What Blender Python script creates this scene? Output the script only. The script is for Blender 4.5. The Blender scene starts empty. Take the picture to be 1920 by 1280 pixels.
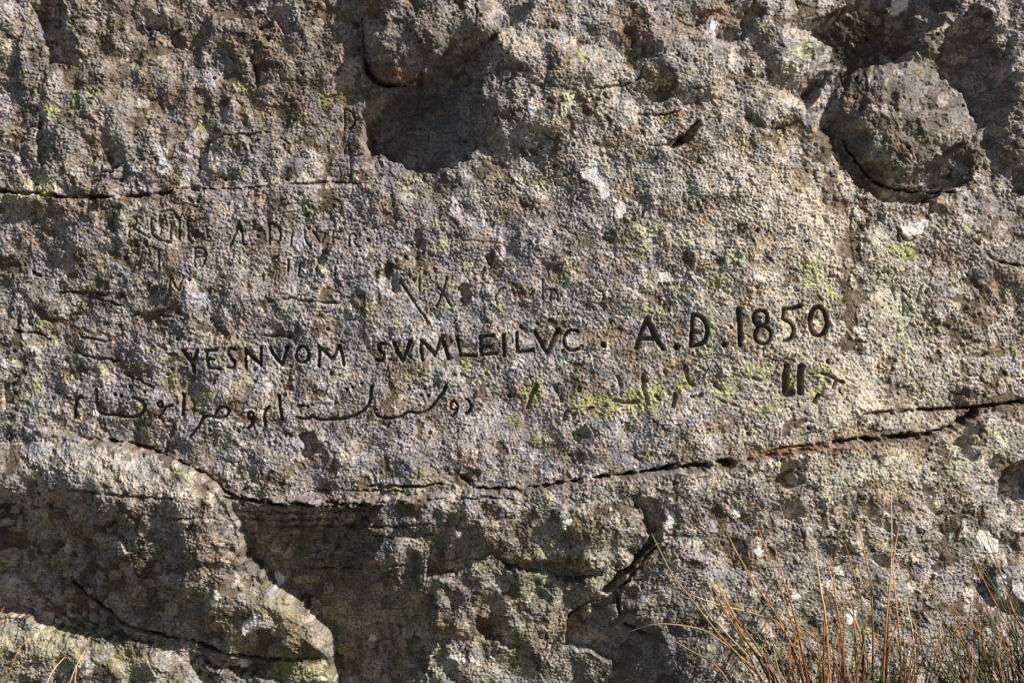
import bpy, math, random
import numpy as np

random.seed(7)
RNG = np.random.RandomState(11)
D = bpy.data
scene = bpy.context.scene
R = math.radians
col = scene.collection

# ------------------------------------------------------------------ camera
# one photo pixel is one millimetre on the rock; ground is z = 0, rock face looks towards -Y
CAMZ, DIST = 0.705, 2.667
cam = D.cameras.new('camera'); cam.lens = 50; cam.sensor_width = 36; cam.clip_end = 500
co = D.objects.new('camera', cam); col.objects.link(co)
co.location = (0, -DIST, CAMZ); co.rotation_euler = (R(90), 0, 0)
scene.camera = co

# ------------------------------------------------------------------ light
SUN = np.array([0.727, -0.39, 0.563]); SUN /= np.linalg.norm(SUN)
w = D.worlds.new('World'); scene.world = w; w.use_nodes = True
nt = w.node_tree; nt.nodes.clear()
sky = nt.nodes.new('ShaderNodeTexSky'); sky.sky_type = 'NISHITA'; sky.sun_disc = False
sky.sun_elevation = math.asin(SUN[2]); sky.sun_rotation = math.atan2(SUN[0], SUN[1])
bg = nt.nodes.new('ShaderNodeBackground'); bg.inputs[1].default_value = 0.05
out = nt.nodes.new('ShaderNodeOutputWorld')
nt.links.new(sky.outputs[0], bg.inputs[0]); nt.links.new(bg.outputs[0], out.inputs[0])
sl = D.lights.new('sun', 'SUN'); sl.energy = 5.0; sl.angle = R(0.53); sl.color = (1.0, 0.95, 0.875)
so = D.objects.new('sun', sl); col.objects.link(so)
import mathutils
so.rotation_euler = mathutils.Vector(SUN).to_track_quat('Z', 'Y').to_euler()
so.location = (4, -3, 4)
scene.view_settings.view_transform = 'Standard'; scene.view_settings.look = 'None'
scene.view_settings.exposure = 0.35; scene.view_settings.gamma = 1
scene.view_settings.use_curve_mapping = False
scene.render.engine = 'CYCLES'

# ------------------------------------------------------------------ grid
def axis(a, b, step, mlo, mhi, n):
    core = np.arange(a, b + step, step)
    g = np.linspace(0, 1, n + 1)[1:] ** 2.2
    return np.concatenate([(a - mlo * g)[::-1], core, core[-1] + mhi * g])
GX = axis(-30, 1950, 1.5, 620, 620, 46).astype(np.float32)
GY = axis(-30, 1310, 1.5, 620, 75, 30).astype(np.float32)     # runs 40 mm below ground
NX, NY = len(GX), len(GY)
QX, QY = np.meshgrid(GX, GY)                # rock plane position in mm (y down), before relief

def perlin(x, y, s, seed, sx=1.0):
    r = np.random.RandomState(seed)
    n = 256
    ang = r.rand(n, n) * 2 * np.pi
    gx = np.cos(ang).astype(np.float32); gy = np.sin(ang).astype(np.float32)
    u = x / (s * sx); v = y / s
    iu = np.floor(u).astype(np.int32); iv = np.floor(v).astype(np.int32)
    fu = u - iu; fv = v - iv
    a = fu * fu * fu * (fu * (fu * 6 - 15) + 10); b = fv * fv * fv * (fv * (fv * 6 - 15) + 10)
    def g(di, dj):
        p = (iu + di) & 255; q = (iv + dj) & 255
        return gx[q, p] * (fu - di) + gy[q, p] * (fv - dj)
    return ((g(0, 0) * (1 - a) + g(1, 0) * a) * (1 - b) + (g(0, 1) * (1 - a) + g(1, 1) * a) * b) * 1.5
def fbm(x, y, s, seed, n=3, sx=1.0, gain=.5):
    t = 0; a = 1
    for i in range(n):
        t = t + a * perlin(x, y, s, seed + i * 17, sx); s /= 2.1; a *= gain
    return t
def worley(x, y, s, seed, second=False):
    r = np.random.RandomState(seed); n = 256
    ox = r.rand(n, n).astype(np.float32); oy = r.rand(n, n).astype(np.float32)
    u = (x / s).astype(np.float32); v = (y / s).astype(np.float32)
    iu = np.floor(u).astype(np.int32); iv = np.floor(v).astype(np.int32)
    f1 = np.full(u.shape, 9, np.float32); f2 = f1.copy(); cid = np.zeros(u.shape, np.int32)
    for di in (-1, 0, 1):
        for dj in (-1, 0, 1):
            p = (iu + di) & 255; q = (iv + dj) & 255
            d = (iu + di + ox[q, p] - u) ** 2 + (iv + dj + oy[q, p] - v) ** 2
            m = d < f1
            if second: f2 = np.where(m, f1, np.minimum(f2, d))
            cid = np.where(m, q * 256 + p, cid)
            f1 = np.where(m, d, f1)
    rnd = r.rand(65536).astype(np.float32)[cid]
    return np.sqrt(f1), (np.sqrt(f2) if second else None), rnd
def ss(a, b, x):
    t = np.clip((x - a) / (b - a), 0, 1); return t * t * (3 - 2 * t)

def window(pts, m):
    xs = [p[0] for p in pts]; ys = [p[1] for p in pts]
    a = np.searchsorted(GX, min(xs) - m); b = np.searchsorted(GX, max(xs) + m)
    c = np.searchsorted(GY, min(ys) - m); d = np.searchsorted(GY, max(ys) + m)
    return slice(max(c, 0), min(d, NY)), slice(max(a, 0), min(b, NX))
def segdist(x, y, pts, closed=False):
    """distance to a polyline and the running parameter 0..1 of the nearest point"""
    d = np.full(x.shape, 1e9, np.float32); t = np.zeros(x.shape, np.float32)
    P = list(pts) + ([pts[0]] if closed else [])
    n = max(len(P) - 1, 1)
    if len(P) == 1:
        return np.hypot(x - P[0][0], y - P[0][1]), t
    for i in range(n):
        ax, ay = P[i][:2]; bx, by = P[i + 1][:2]
        L = (bx - ax) ** 2 + (by - ay) ** 2 + 1e-6
        u = np.clip(((x - ax) * (bx - ax) + (y - ay) * (by - ay)) / L, 0, 1)
        e = np.hypot(x - ax - u * (bx - ax), y - ay - u * (by - ay))
        m = e < d; d = np.where(m, e, d); t = np.where(m, (i + u) / n, t)
    return d, t
def inside(x, y, poly):
    r = np.zeros(x.shape, bool); n = len(poly)
    for i in range(n):
        ax, ay = poly[i]; bx, by = poly[(i + 1) % n]
        if ay == by: continue
        c = ((ay > y) != (by > y)) & (x < (bx - ax) * (y - ay) / (by - ay) + ax)
        r ^= c
    return r
def sdf(x, y, poly):
    d, _ = segdist(x, y, poly, True)
    return np.where(inside(x, y, poly), d, -d)        # positive inside
def smooth_pts(pts, closed=False, it=2):
    P = [tuple(map(float, p)) for p in pts]
    if len(P) < 3: return P
    for _ in range(it):
        Q = [] if closed else [P[0]]
        n = len(P)
        for i in range(n if closed else n - 1):
            a = P[i]; b = P[(i + 1) % n]
            Q.append((a[0] * .75 + b[0] * .25, a[1] * .75 + b[1] * .25)); Q.append((a[0] * .25 + b[0] * .75, a[1] * .25 + b[1] * .75))
        if not closed: Q.append(P[-1])
        P = Q
    return P

# irregular coordinates so that drawn outlines get natural edges
def warped(x, y, big=5.0):
    return (x + big * perlin(x, y, 34, 301) + 2.2 * perlin(x, y, 11, 302),
            y + big * perlin(x, y, 34, 303) + 2.2 * perlin(x, y, 11, 304))

CX, CY = 960., 640.
SD = np.array([0.791, -0.612])              # towards the sun, in the plane of the rock (y down)
TAN = 0.42

def blur(a, n):
    for ax in (0, 1):
        p = np.pad(a, [(n, n) if i == ax else (0, 0) for i in (0, 1)], mode='edge')
        c = np.cumsum(p, axis=ax, dtype=np.float64)
        c = np.concatenate([np.zeros_like(np.take(c, [0], ax)), c], ax)
        L = a.shape[ax]
        a = (np.take(c, np.arange(2 * n + 1, L + 2 * n + 1), ax) - np.take(c, np.arange(0, L), ax)) / (2 * n + 1)
    return a

# ------------------------------------------------------------------ the relief, from large to small
def macro(X, Y):
    WX, WY = warped(X, Y)
    H = np.zeros(X.shape, np.float32)
    far = np.clip(np.maximum(np.maximum(-X, X - 2020), -Y - 140) - 60, 0, None)
    H -= (far / 560.) ** 2 * 420                            # the outcrop rounds off beyond the frame
    H += 26 * fbm(X, Y, 620, 5, 2)
    # diagonal swells, stronger on the left
    u = X * .80 + Y * .60; v = -X * .60 + Y * .80           # v runs along the weathering grain
    left = ss(1500, 200, X)
    def g(cx, cy, rx, ry): return np.exp(-((X - cx) / rx) ** 2 - ((Y - cy) / ry) ** 2)
    calm = np.clip(.95 * g(640, 240, 60, 110) + .7 * g(560, 200, 60, 60) + .5 * g(470, 450, 260, 60) + .45 * g(600, 670, 320, 45) + .5 * g(1330, 610, 260, 60)
                   + .4 * g(500, 770, 420, 40) + .6 * g(1180, 1200, 110, 90) + .5 * g(1570, 350, 60, 120) + .6 * g(1830, 650, 80, 120) + .4 * g(1600, 1050, 300, 120) + .5 * g(1100, 340, 60, 50), 0, .95)
    nf = 1 - calm
    H += (8 + 5 * left) * perlin(u, v, 95, 21, .8) * (1 - .5 * calm)
    H += nf * (2.8 + 3.2 * left * ss(700, 300, Y) + 1.0 * left) * perlin(WX + 14 * perlin(X, Y, 60, 25), WY, 44, 22, .78)
    lw1, _, lr1 = worley(WX, WY, 58, 26)
    H += nf * (2.5 + 4.5 * left) * (1 - lw1) * (lr1 - .15)
    H += nf * (1.2 + 1.4 * left) * perlin(X, Y, 19, 23, .9)
    low = ss(880, 960, Y)
    H += low * (1 - .45 * ss(1150, 1300, X)) * (11 * perlin(u, v, 80, 31, .8) + 6 * perlin(X, Y, 33, 32))
    # the outcrop is gently convex: its left half turns away from the sun, its foot leans back under
    H -= 6.5e-5 * (np.clip(X, -200, 2100) - 1150) ** 2
    H -= .10 * np.clip(Y - 930, 0, 500) * ss(1500, 900, X) + .05 * np.clip(Y - 930, 0, 500)
    H += -0.035 * (X - 960) * ss(900, 1900, X) - 10 * np.exp(-((X - 1300) / 220.) ** 2 - ((Y - 300) / 180.) ** 2) * -1

    ur = ss(1380, 1560, X) * ss(460, 330, Y)
    H += ur * (7 * perlin(X, Y, 46, 41) + 5 * perlin(X, Y, 24, 42) + 2.5 * perlin(X, Y, 12, 43))
    H += ss(560, 700, X) * ss(300, 160, Y) * (5 * perlin(u, v, 60, 44, .8) + 3 * perlin(X, Y, 28, 45))

    def poly_lump(pts, h, w, p=1.0):
        ws = window(pts, w + 30)
        d = sdf(WX[ws], WY[ws], smooth_pts(pts, True, 1))
        t = np.clip(d / w, 0, 1)
        H[ws] += h * (1 - (1 - t) ** 2) ** p
    Hsm = blur(blur(H, 30), 30).astype(np.float32)
    def pit(pts, k=.50, cap=60, lift=0):
        k *= 1.22; cap *= 1.25
        ws = window(pts, 30)
        x = WX[ws] + 4 * perlin(X[ws], Y[ws], 21, 48) + 3 * perlin(X[ws], Y[ws], 9, 49); y = WY[ws] + 4 * perlin(X[ws], Y[ws], 21, 50) + 3 * perlin(X[ws], Y[ws], 9, 51)
        P = [tuple(map(float, q)) for q in pts]
        m = inside(x, y, P)
        xi = x[m]; yi = y[m]
        t = np.full(xi.shape, 1e9)
        for i in range(len(P)):
            ax, ay = P[i]; bx, by = P[(i + 1) % len(P)]
            ex, ey = bx - ax, by - ay
            den = SD[0] * ey - SD[1] * ex
            if abs(den) < 1e-6: continue
            tt = ((ax - xi) * ey - (ay - yi) * ex) / den
            uu = ((ax - xi) * SD[1] - (ay - yi) * SD[0]) / den
            ok = (tt > 0) & (uu >= 0) & (uu <= 1)
            t = np.where(ok, np.minimum(t, tt), t)
        t[t > 1e8] = 0
        d = k * t; d = d / (1 + (d / cap) ** 4) ** .25
        sub = H[ws]
        if cap >= 70 and m.any():
            hs = Hsm[ws]; sub[m] = sub[m] * .35 + hs[m] * .65
        sub[m] -= d.astype(np.float32); H[ws] = sub
    def step(pts, h, w, fade=120):
        """raise the side to the left of the polyline direction, fading out"""
        ws = window(pts, fade)
        x = WX[ws] + 5 * perlin(WX[ws], WY[ws], 24, 46); y = WY[ws] + 6 * perlin(WX[ws], WY[ws], 24, 47)
        d, t = segdist(x, y, pts)
        s = np.zeros(x.shape); best = np.full(x.shape, 1e9)
        for i in range(len(pts) - 1):
            ax, ay = pts[i]; bx, by = pts[i + 1]
            L = (bx - ax) ** 2 + (by - ay) ** 2
            u_ = np.clip(((x - ax) * (bx - ax) + (y - ay) * (by - ay)) / L, 0, 1)
            e = np.hypot(x - ax - u_ * (bx - ax), y - ay - u_ * (by - ay))
            c = (bx - ax) * (y - ay) - (by - ay) * (x - ax)
            m = e < best; best = np.where(m, e, best); s = np.where(m, -np.sign(c), s)
        H[ws] += (h * ss(-w, w, d * s) * ss(fade, 0, d) * np.minimum(1, 6 * np.minimum(t, 1 - t) + .25)).astype(np.float32)

    # lower rocks sit a little back from the inscribed slab
    step([(1960, 750), (1780, 800), (1600, 828), (1400, 860), (1250, 880), (1040, 908), (880, 925), (640, 940), (430, 932), (360, 878), (260, 838), (140, 820), (60, 800)], 30, 5, 260)
    # upper-left bed stands proud of the slab along its crack
    step([(700, 344), (560, 346), (350, 352), (240, 368), (110, 368), (-60, 355)], 7, 4, 90)
    # hanging nose and the hollow beside it
    poly_lump([(640, -60), (678, 60), (684, 120), (705, 150), (740, 163), (780, 152), (800, 132), (850, 108), (905, 85), (930, 60), (925, -60)], 40, 60)
    poly_lump([(900, 70), (1000, 40), (1100, 80), (1180, 150), (1100, 260), (980, 300), (905, 300), (898, 180)], 22, 90)
    pit([(930, 66), (850, 108), (800, 134), (786, 156), (740, 166), (690, 175), (682, 220), (690, 290), (740, 312), (815, 332), (880, 300), (896, 280), (902, 200), (905, 140), (925, 100)], .50, 150)
    # arc shaped recess and the boss to its right
    poly_lump([(1190, 60), (1260, 40), (1370, 70), (1400, 130), (1385, 180), (1290, 190), (1215, 160), (1205, 100)], 20, 60)
    pit([(1130, 70), (1160, 75), (1200, 95), (1212, 140), (1195, 150), (1175, 110)], .45, 40)
    poly_lump([(1010, 80), (1100, 75), (1180, 110), (1200, 150), (1100, 168), (1030, 165)], 8, 40)
    pit([(1240, 278), (1280, 255), (1312, 226), (1318, 240), (1280, 275)], .8, 40)
    pit([(1262, 160), (1280, 170), (1300, 200), (1278, 198)], .8, 30)
    pit([(1165, 40), (1190, 50), (1215, 95), (1195, 92), (1175, 70)], .5, 30)
    pit([(1300, 20), (1345, 18), (1360, 35), (1310, 32)], .6, 30)
    pit([(1410, 0), (1440, 10), (1420, 60), (1390, 75), (1385, 45)], .45, 40)
    pit([(1345, 60), (1370, 50), (1405, 90), (1400, 120), (1360, 90)], .35, 40)
    poly_lump([(1400, 175), (1450, 165), (1500, 185), (1515, 215), (1480, 240), (1420, 240), (1395, 210)], 12, 26)
    # the upper right hollow, its ridge and the round boulder
    poly_lump([(1340, -60), (1620, -60), (1560, 30), (1508, 56), (1515, 90), (1538, 120), (1530, 160), (1500, 180), (1450, 150), (1400, 60)], 22, 60)
    poly_lump([(1545, 180), (1600, 125), (1680, 112), (1760, 150), (1830, 230), (1810, 290), (1745, 345), (1680, 350), (1615, 312), (1578, 255)], 54, 95)
    poly_lump([(1700, 90), (1740, 60), (1830, -10), (1930, -60), (1990, 100), (1960, 330), (1890, 330), (1840, 240), (1890, 200), (1870, 130), (1830, 60), (1760, 100), (1735, 125)], 30, 50)
    pit([(1505, 50), (1590, 15), (1620, -60), (1800, -60), (1790, 20), (1720, 80), (1700, 115), (1660, 128), (1610, 140), (1560, 160), (1540, 120), (1518, 95)], .48, 130)
    pit([(1765, 60), (1830, 5), (1850, 30), (1862, 90), (1890, 140), (1895, 200), (1885, 240), (1830, 240), (1790, 190), (1750, 160), (1738, 118)], .48, 100)
    pit([(1500, 175), (1525, 150), (1545, 150), (1540, 175), (1522, 195), (1512, 208)], .9, 60)
    pit([(1532, 226), (1580, 235), (1592, 265), (1618, 312), (1680, 352), (1760, 360), (1740, 385), (1650, 382), (1600, 345), (1570, 300), (1555, 260)], .75, 60)
    pit([(1680, 345), (1750, 295), (1800, 268), (1828, 295), (1822, 335), (1780, 358), (1730, 362)], .55, 60)
    pit([(1730, 375), (1770, 385), (1775, 410), (1740, 400)], .6, 40)
    pit([(1890, 365), (1905, 320), (1935, 300), (1940, 372)], .7, 60)
    pit([(1640, 400), (1660, 400), (1650, 425), (1636, 430)], .7, 20)
    # ledge at the right edge
    step([(1980, 505), (1900, 500), (1860, 488), (1830, 462), (1815, 430), (1830, 400)], 20, 4, 90)
    # lower rocks
    poly_lump([(-90, 830), (150, 828), (260, 842), (350, 880), (400, 925), (445, 985), (452, 1040), (500, 1100), (560, 1130), (618, 1180), (622, 1240), (520, 1232), (420, 1215), (300, 1130), (180, 1040), (120, 940), (-90, 930)], 34, 70)
    pit([(-90, 925), (60, 925), (130, 930), (200, 1000), (200, 1060), (290, 1150), (350, 1200), (440, 1222), (300, 1210), (160, 1195), (110, 1185), (60, 1168), (20, 1145), (-90, 1130)], .27, 50)
    pit([(208, 965), (230, 962), (262, 1000), (272, 1035), (240, 1030), (215, 1000)], .55, 40)
    pit([(60, 895), (95, 905), (90, 930), (130, 940), (150, 955), (60, 950)], .5, 30)
    poly_lump([(-90, 1150), (20, 1150), (110, 1190), (200, 1210), (330, 1215), (400, 1290), (380, 1360), (-90, 1360)], 26, 60)
    poly_lump([(560, 1225), (600, 1222), (628, 1245), (630, 1300), (540, 1300), (520, 1250)], 18, 26)
    pit([(350, 1218), (440, 1224), (520, 1238), (560, 1240), (540, 1275), (440, 1262), (390, 1250)], .5, 50)
    # the shaded bay right of it
    pit([(415, 925), (500, 940), (640, 948), (720, 945), (690, 985), (720, 1010), (690, 1050), (740, 1080), (770, 1100), (820, 1120), (830, 1180), (800, 1260), (810, 1350), (630, 1350), (628, 1250), (620, 1195), (560, 1130), (500, 1098), (455, 1040), (448, 985)], .36, 85)
    pit([(805, 1020), (830, 985), (870, 1010), (930, 1030), (860, 1075), (800, 1080)], .3, 40)
    pit([(920, 1042), (960, 1048), (1060, 1045), (1140, 1070), (1080, 1095), (1000, 1070), (950, 1065)], .75, 40)
    pit([(890, 1160), (960, 1150), (1000, 1210), (950, 1215), (900, 1190)], .4, 40)
    poly_lump([(1060, 940), (1150, 925), (1190, 950), (1210, 1000), (1190, 1040), (1110, 1090), (1030, 1060), (1010, 980)], 20, 70)
    # channel and sunken flat stone
    pit([(1180, 925), (1235, 935), (1245, 965), (1240, 1010), (1180, 1075), (1160, 1112), (1120, 1112), (1150, 1080), (1200, 1035), (1212, 1000), (1198, 960)], .55, 60)
    pit([(1055, 1210), (1062, 1150), (1100, 1125), (1160, 1108), (1155, 1150), (1200, 1180), (1250, 1190), (1300, 1350), (1120, 1350), (1150, 1240), (1120, 1225)], .40, 70)
    poly_lump([(1170, 1110), (1240, 1020), (1300, 1000), (1360, 1060), (1380, 1190), (1330, 1200), (1210, 1180), (1160, 1150)], 16, 60)
    poly_lump([(1140, 1215), (1180, 1205), (1220, 1250), (1200, 1270), (1145, 1255)], 12, 20)
    # right lower
    pit([(1458, 868), (1490, 856), (1515, 858), (1510, 905), (1480, 912), (1455, 912)], .42, 40)
    pit([(1460, 935), (1500, 925), (1515, 965), (1470, 975)], .35, 30)
    pit([(1615, 960), (1640, 925), (1650, 965), (1690, 985), (1680, 1000), (1640, 985)], .42, 40)
    pit([(1725, 905), (1755, 905), (1762, 960), (1755, 972), (1738, 955)], .55, 40)
    pit([(1780, 832), (1800, 805), (1830, 768), (1842, 790), (1835, 820), (1800, 845)], .6, 50)
    pit([(1785, 838), (1830, 828), (1840, 850), (1820, 862), (1790, 855)], .5, 40)
    pit([(1858, 895), (1900, 860), (1940, 860), (1940, 940), (1880, 932), (1860, 925)], .5, 60)
    pit([(1840, 862), (1870, 850), (1880, 865), (1850, 880)], .6, 40)
    pit([(1630, 1040), (1665, 1035), (1680, 1055), (1650, 1062)], .5, 30)
    pit([(1780, 745), (1790, 728), (1818, 735), (1815, 762), (1790, 765)], .6, 40)
    pit([(1835, 655), (1848, 652), (1848, 668), (1836, 670)], .9, 20)
    poly_lump([(1840, 1080), (1870, 1040), (1960, 1040), (1960, 1150), (1870, 1140)], 20, 40)
    # a few darker scoops in the top left
    for p in ([(60, 10), (110, 0), (150, 60), (150, 130), (90, 120), (80, 60)], [(262, 20), (310, 20), (318, 60), (280, 62)],
              [(320, 60), (345, 50), (350, 95), (325, 85)], [(70, 200), (90, 215), (100, 290), (75, 330), (72, 260)],
              [(160, 400), (170, 340), (190, 330), (180, 400)], [(195, 285), (225, 270), (240, 310), (205, 320)],
              [(370, 275), (395, 260), (405, 310), (368, 330)], [(355, 362), (360, 345), (400, 340), (402, 356)],
              [(500, 20), (540, 10), (560, 60), (530, 70)], [(470, 100), (490, 80), (500, 150), (480, 170)],
              [(775, 440), (790, 425), (800, 470), (782, 500)], [(860, 540), (885, 520), (880, 570), (860, 575)],
              [(905, 480), (925, 470), (940, 500), (915, 510)], [(1070, 810), (1100, 795), (1105, 820), (1080, 825)],
              [(560, 820), (590, 800), (610, 850), (570, 860)], [(730, 540), (740, 510), (755, 530), (745, 560)],
              [(590, 480), (620, 460), (610, 500)], [(20, 720), (45, 700), (40, 750)], [(330, 590), (345, 560), (350, 600)],
              [(5, 720), (20, 690), (30, 740), (8, 790)], [(950, 15), (1000, 5), (985, 40), (955, 50)]):
        pit(p, .5, 30)
    return H

print('relief...')
Hm = macro(QX, QY)
# keep each feature where its outline belongs although relief shifts it in the view
k = (DIST * 1000 - Hm) / (DIST * 1000)
# a smooth version of the relief moves the outlines, so that no fold appears
Hb = blur(blur(Hm, 22), 22)
kk = 1 - Hb / (DIST * 1000)
PX = (CX + (QX - CX) / kk).astype(np.float32); PY = (CY + (QY - CY) / kk).astype(np.float32)
H = macro(PX, PY)
WX, WY = warped(PX, PY, 3.0)
# ---- albedo fields -------------------------------------------------
def blobs(lst):
    t = np.zeros(PX.shape, np.float32)
    for cx, cy, rx, ry, s in lst:
        t += s * np.exp(-((PX - cx) / rx) ** 2 - ((PY - cy) / ry) ** 2)
    return t
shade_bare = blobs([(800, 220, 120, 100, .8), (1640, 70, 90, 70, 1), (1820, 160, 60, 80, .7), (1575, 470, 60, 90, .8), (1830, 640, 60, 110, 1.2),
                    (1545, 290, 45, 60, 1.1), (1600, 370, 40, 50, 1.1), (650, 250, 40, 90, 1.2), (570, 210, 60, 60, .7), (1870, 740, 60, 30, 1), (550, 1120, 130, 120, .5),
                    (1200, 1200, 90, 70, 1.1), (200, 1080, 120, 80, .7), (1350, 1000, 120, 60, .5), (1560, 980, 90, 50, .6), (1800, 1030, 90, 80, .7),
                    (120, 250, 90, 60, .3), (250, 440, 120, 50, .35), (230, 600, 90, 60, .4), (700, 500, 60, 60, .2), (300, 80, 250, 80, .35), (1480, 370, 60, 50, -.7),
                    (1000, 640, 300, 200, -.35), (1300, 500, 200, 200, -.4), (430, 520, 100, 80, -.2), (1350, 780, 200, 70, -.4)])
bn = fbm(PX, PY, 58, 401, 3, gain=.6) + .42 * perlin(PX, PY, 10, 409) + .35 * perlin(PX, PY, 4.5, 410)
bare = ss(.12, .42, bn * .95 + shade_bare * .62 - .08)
# rosettes of crustose lichen on the bare places
f1, f2, rr = worley(WX, WY, 26, 431, True)
ros = ss(.46, .40, f1 / (0.45 + .75 * rr)) * (rr > .35)
lich = np.clip(1 - bare + bare * ros * .85, 0, 1)

# ---- fine relief ---------------------------------------------------
print('fine relief...')
g1, _, r1 = worley(PX + 1.5 * perlin(PX, PY, 7, 51), PY + 1.5 * perlin(PX, PY, 7, 52), 3.9, 61)
g2, _, r2 = worley(WX, WY, 9, 62)
g3, _, r3 = worley(WX, WY, 27, 63)
gran = (1 - g1) * (0.55 + .9 * r1)
gran2 = np.clip(1 - g2 * 1.05, 0, 1) * (.4 + .9 * r2)
lower_smooth = blobs([(800, 220, 110, 110, .75), (1640, 70, 90, 80, .4), (1200, 1210, 90, 70, .6), (580, 1180, 120, 100, .35), (1690, 560, 50, 70, .45), (640, 240, 50, 100, .6), (1600, 1050, 320, 130, .3)])
amp = lich * (1 - np.clip(lower_smooth, 0, .85)) * (1.0 + .35 * perlin(PX, PY, 55, 71))
H += amp * (2.1 * gran + .8 * gran2 + .8 * (1 - g3))
H += lich * 1.0
H += (1 - lich) * (1.0 * gran + 1.0 * perlin(PX, PY, 9, 72))
H += 1.3 * perlin(PX, PY, 4.6, 73) * (.35 + .65 * amp) + RNG.normal(0, .26, PX.shape).astype(np.float32) * (.4 + .6 * amp)
# areolate cracking of the smooth crusts
a1, a2, ar = worley(WX, WY, 21, 81, True)
cr = ss(.10, .0, a2 - a1)
cmask = np.clip(blobs([(800, 220, 120, 120, 1.2), (1830, 170, 70, 90, .9), (250, 1060, 200, 120, .8), (1250, 1190, 100, 90, .4), (1730, 330, 100, 40, .7)]) + .22 + .35 * perlin(PX, PY, 90, 82), 0, 1)
H -= cr * cmask * 2.6
b1, b2, br = worley(WX, WY, 9.5, 83, True)
cr2 = ss(.14, .0, b2 - b1)
H -= cr2 * np.clip(cmask - .15, 0, 1) * 1.5
# little holes
h1, _, hr = worley(PX, PY, 58, 84)
hole = ss(.085, .03, h1) * (hr > .72) * (PY < 900)
H -= hole * 9

# ------------------------------------------------------------------ cracks
cracks = []   # (points, width, depth)
C = cracks.append
C(([(-60, 352), (0, 358), (60, 364), (110, 368), (150, 371), (240, 368), (290, 366), (330, 357)], 4.5, 22))
C(([(330, 357), (360, 352), (400, 356), (430, 355), (500, 350), (560, 346), (610, 340), (690, 345)], 2.5, 9))
C(([(140, 820), (200, 828), (260, 838), (300, 850)], 6, 18)); C(([(300, 850), (360, 878), (400, 900), (425, 928), (480, 938)], 3, 14))
C(([(420, 932), (500, 940), (560, 942), (640, 945), (700, 942)], 5.5, 22)); C(([(700, 942), (760, 938), (880, 932), (960, 932)], 3, 10))
C(([(690, 911), (740, 913), (800, 912), (830, 907)], 3.2, 16)); C(([(560, 922), (640, 917), (700, 921), (760, 920)], 2, 7))
C(([(862, 893), (884, 905), (890, 916), (920, 918)], 6, 18))
C(([(920, 918), (960, 919), (1040, 909), (1120, 897), (1200, 886), (1250, 880)], 4.5, 26))
C(([(1215, 886), (1250, 879), (1290, 877), (1335, 873), (1380, 866)], 9, 34))
C(([(1380, 866), (1430, 856), (1480, 848), (1530, 840), (1570, 834)], 3.5, 14))
C(([(1440, 846), (1480, 838), (1530, 835), (1570, 828)], 3, 12))
C(([(1560, 832), (1600, 828), (1640, 824), (1680, 820), (1740, 812), (1790, 800)], 7, 34)); C(([(1780, 805), (1810, 785), (1832, 768)], 9, 30))
C(([(1620, 778), (1660, 772), (1700, 770), (1780, 766), (1840, 762), (1920, 752), (1990, 742)], 4.5, 26))
C(([(1500, 815), (1560, 805), (1620, 778)], 2, 4))
C(([(1240, 276), (1280, 256), (1310, 228)], 3, 16)); C(([(1040, 335), (1075, 325), (1110, 316)], 1.8, 8)); C(([(1190, 212), (1240, 218), (1275, 208)], 2.5, 9))
C(([(1100, 170), (1140, 163), (1180, 160), (1203, 145), (1206, 122)], 2, 8)); C(([(1210, 272), (1240, 277)], 2, 6))
C(([(1585, 262), (1610, 310), (1640, 340), (1680, 358), (1740, 364), (1800, 362)], 3, 22))
C(([(683, 110), (690, 140), (710, 158), (745, 165), (785, 156), (792, 140)], 5.5, 24)); C(([(678, 20), (680, 70), (684, 120)], 2.5, 8))
C(([(890, 0), (895, 30), (888, 62), (872, 78)], 3, 9)); C(([(600, 185), (640, 178), (700, 172)], 1.8, 4))
C(([(1815, 440), (1840, 468), (1870, 492), (1930, 502)], 4, 16)); C(([(1680, 425), (1686, 455)], 4, 10)); C(([(1682, 430), (1698, 452), (1712, 448)], 3, 9))
C(([(130, 1072), (190, 1125), (235, 1168), (300, 1190), (370, 1202)], 4, 16)); C(([(370, 1202), (430, 1225), (520, 1236), (600, 1232)], 4.5, 18))
C(([(1232, 1020), (1185, 1075), (1160, 1110), (1158, 1150), (1175, 1172), (1215, 1185)], 4, 16)); C(([(1232, 1010), (1190, 1055), (1150, 1092)], 3, 12))
C(([(1060, 1190), (1062, 1160), (1085, 1135), (1130, 1118)], 2.5, 12))
for yy, xa, xb in ((958, 440, 700), (972, 450, 640), (984, 520, 820), (1003, 690, 820), (1046, 840, 930), (1060, 560, 760)):
    C(([(xa, yy), ((xa + xb) / 2, yy + 4), (xb, yy - 2)], 2.4, 7))
for p in ([(105, 547), (140, 549), (180, 551), (235, 553)], [(150, 628), (180, 637), (225, 643)], [(30, 621), (70, 623), (92, 637)], [(300, 590), (330, 594)],
          [(495, 628), (520, 630), (548, 632)], [(530, 558), (580, 566), (640, 568)], [(140, 655), (175, 672), (225, 676)], [(230, 700), (265, 712), (290, 728)],
          [(190, 268), (193, 300), (192, 322)], [(192, 323), (232, 323)], [(438, 254), (470, 252), (503, 248)], [(470, 268), (474, 290)], [(180, 560), (230, 572)],
          [(60, 508), (80, 520)], [(128, 915), (200, 925), (240, 932), (330, 934)], [(300, 971), (360, 972), (410, 970)], [(1350, 750), (1385, 762)], [(1080, 815), (1110, 820)]):
    C((p, 3.0, 9))
crackf = np.zeros(PX.shape, np.float32)
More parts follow.
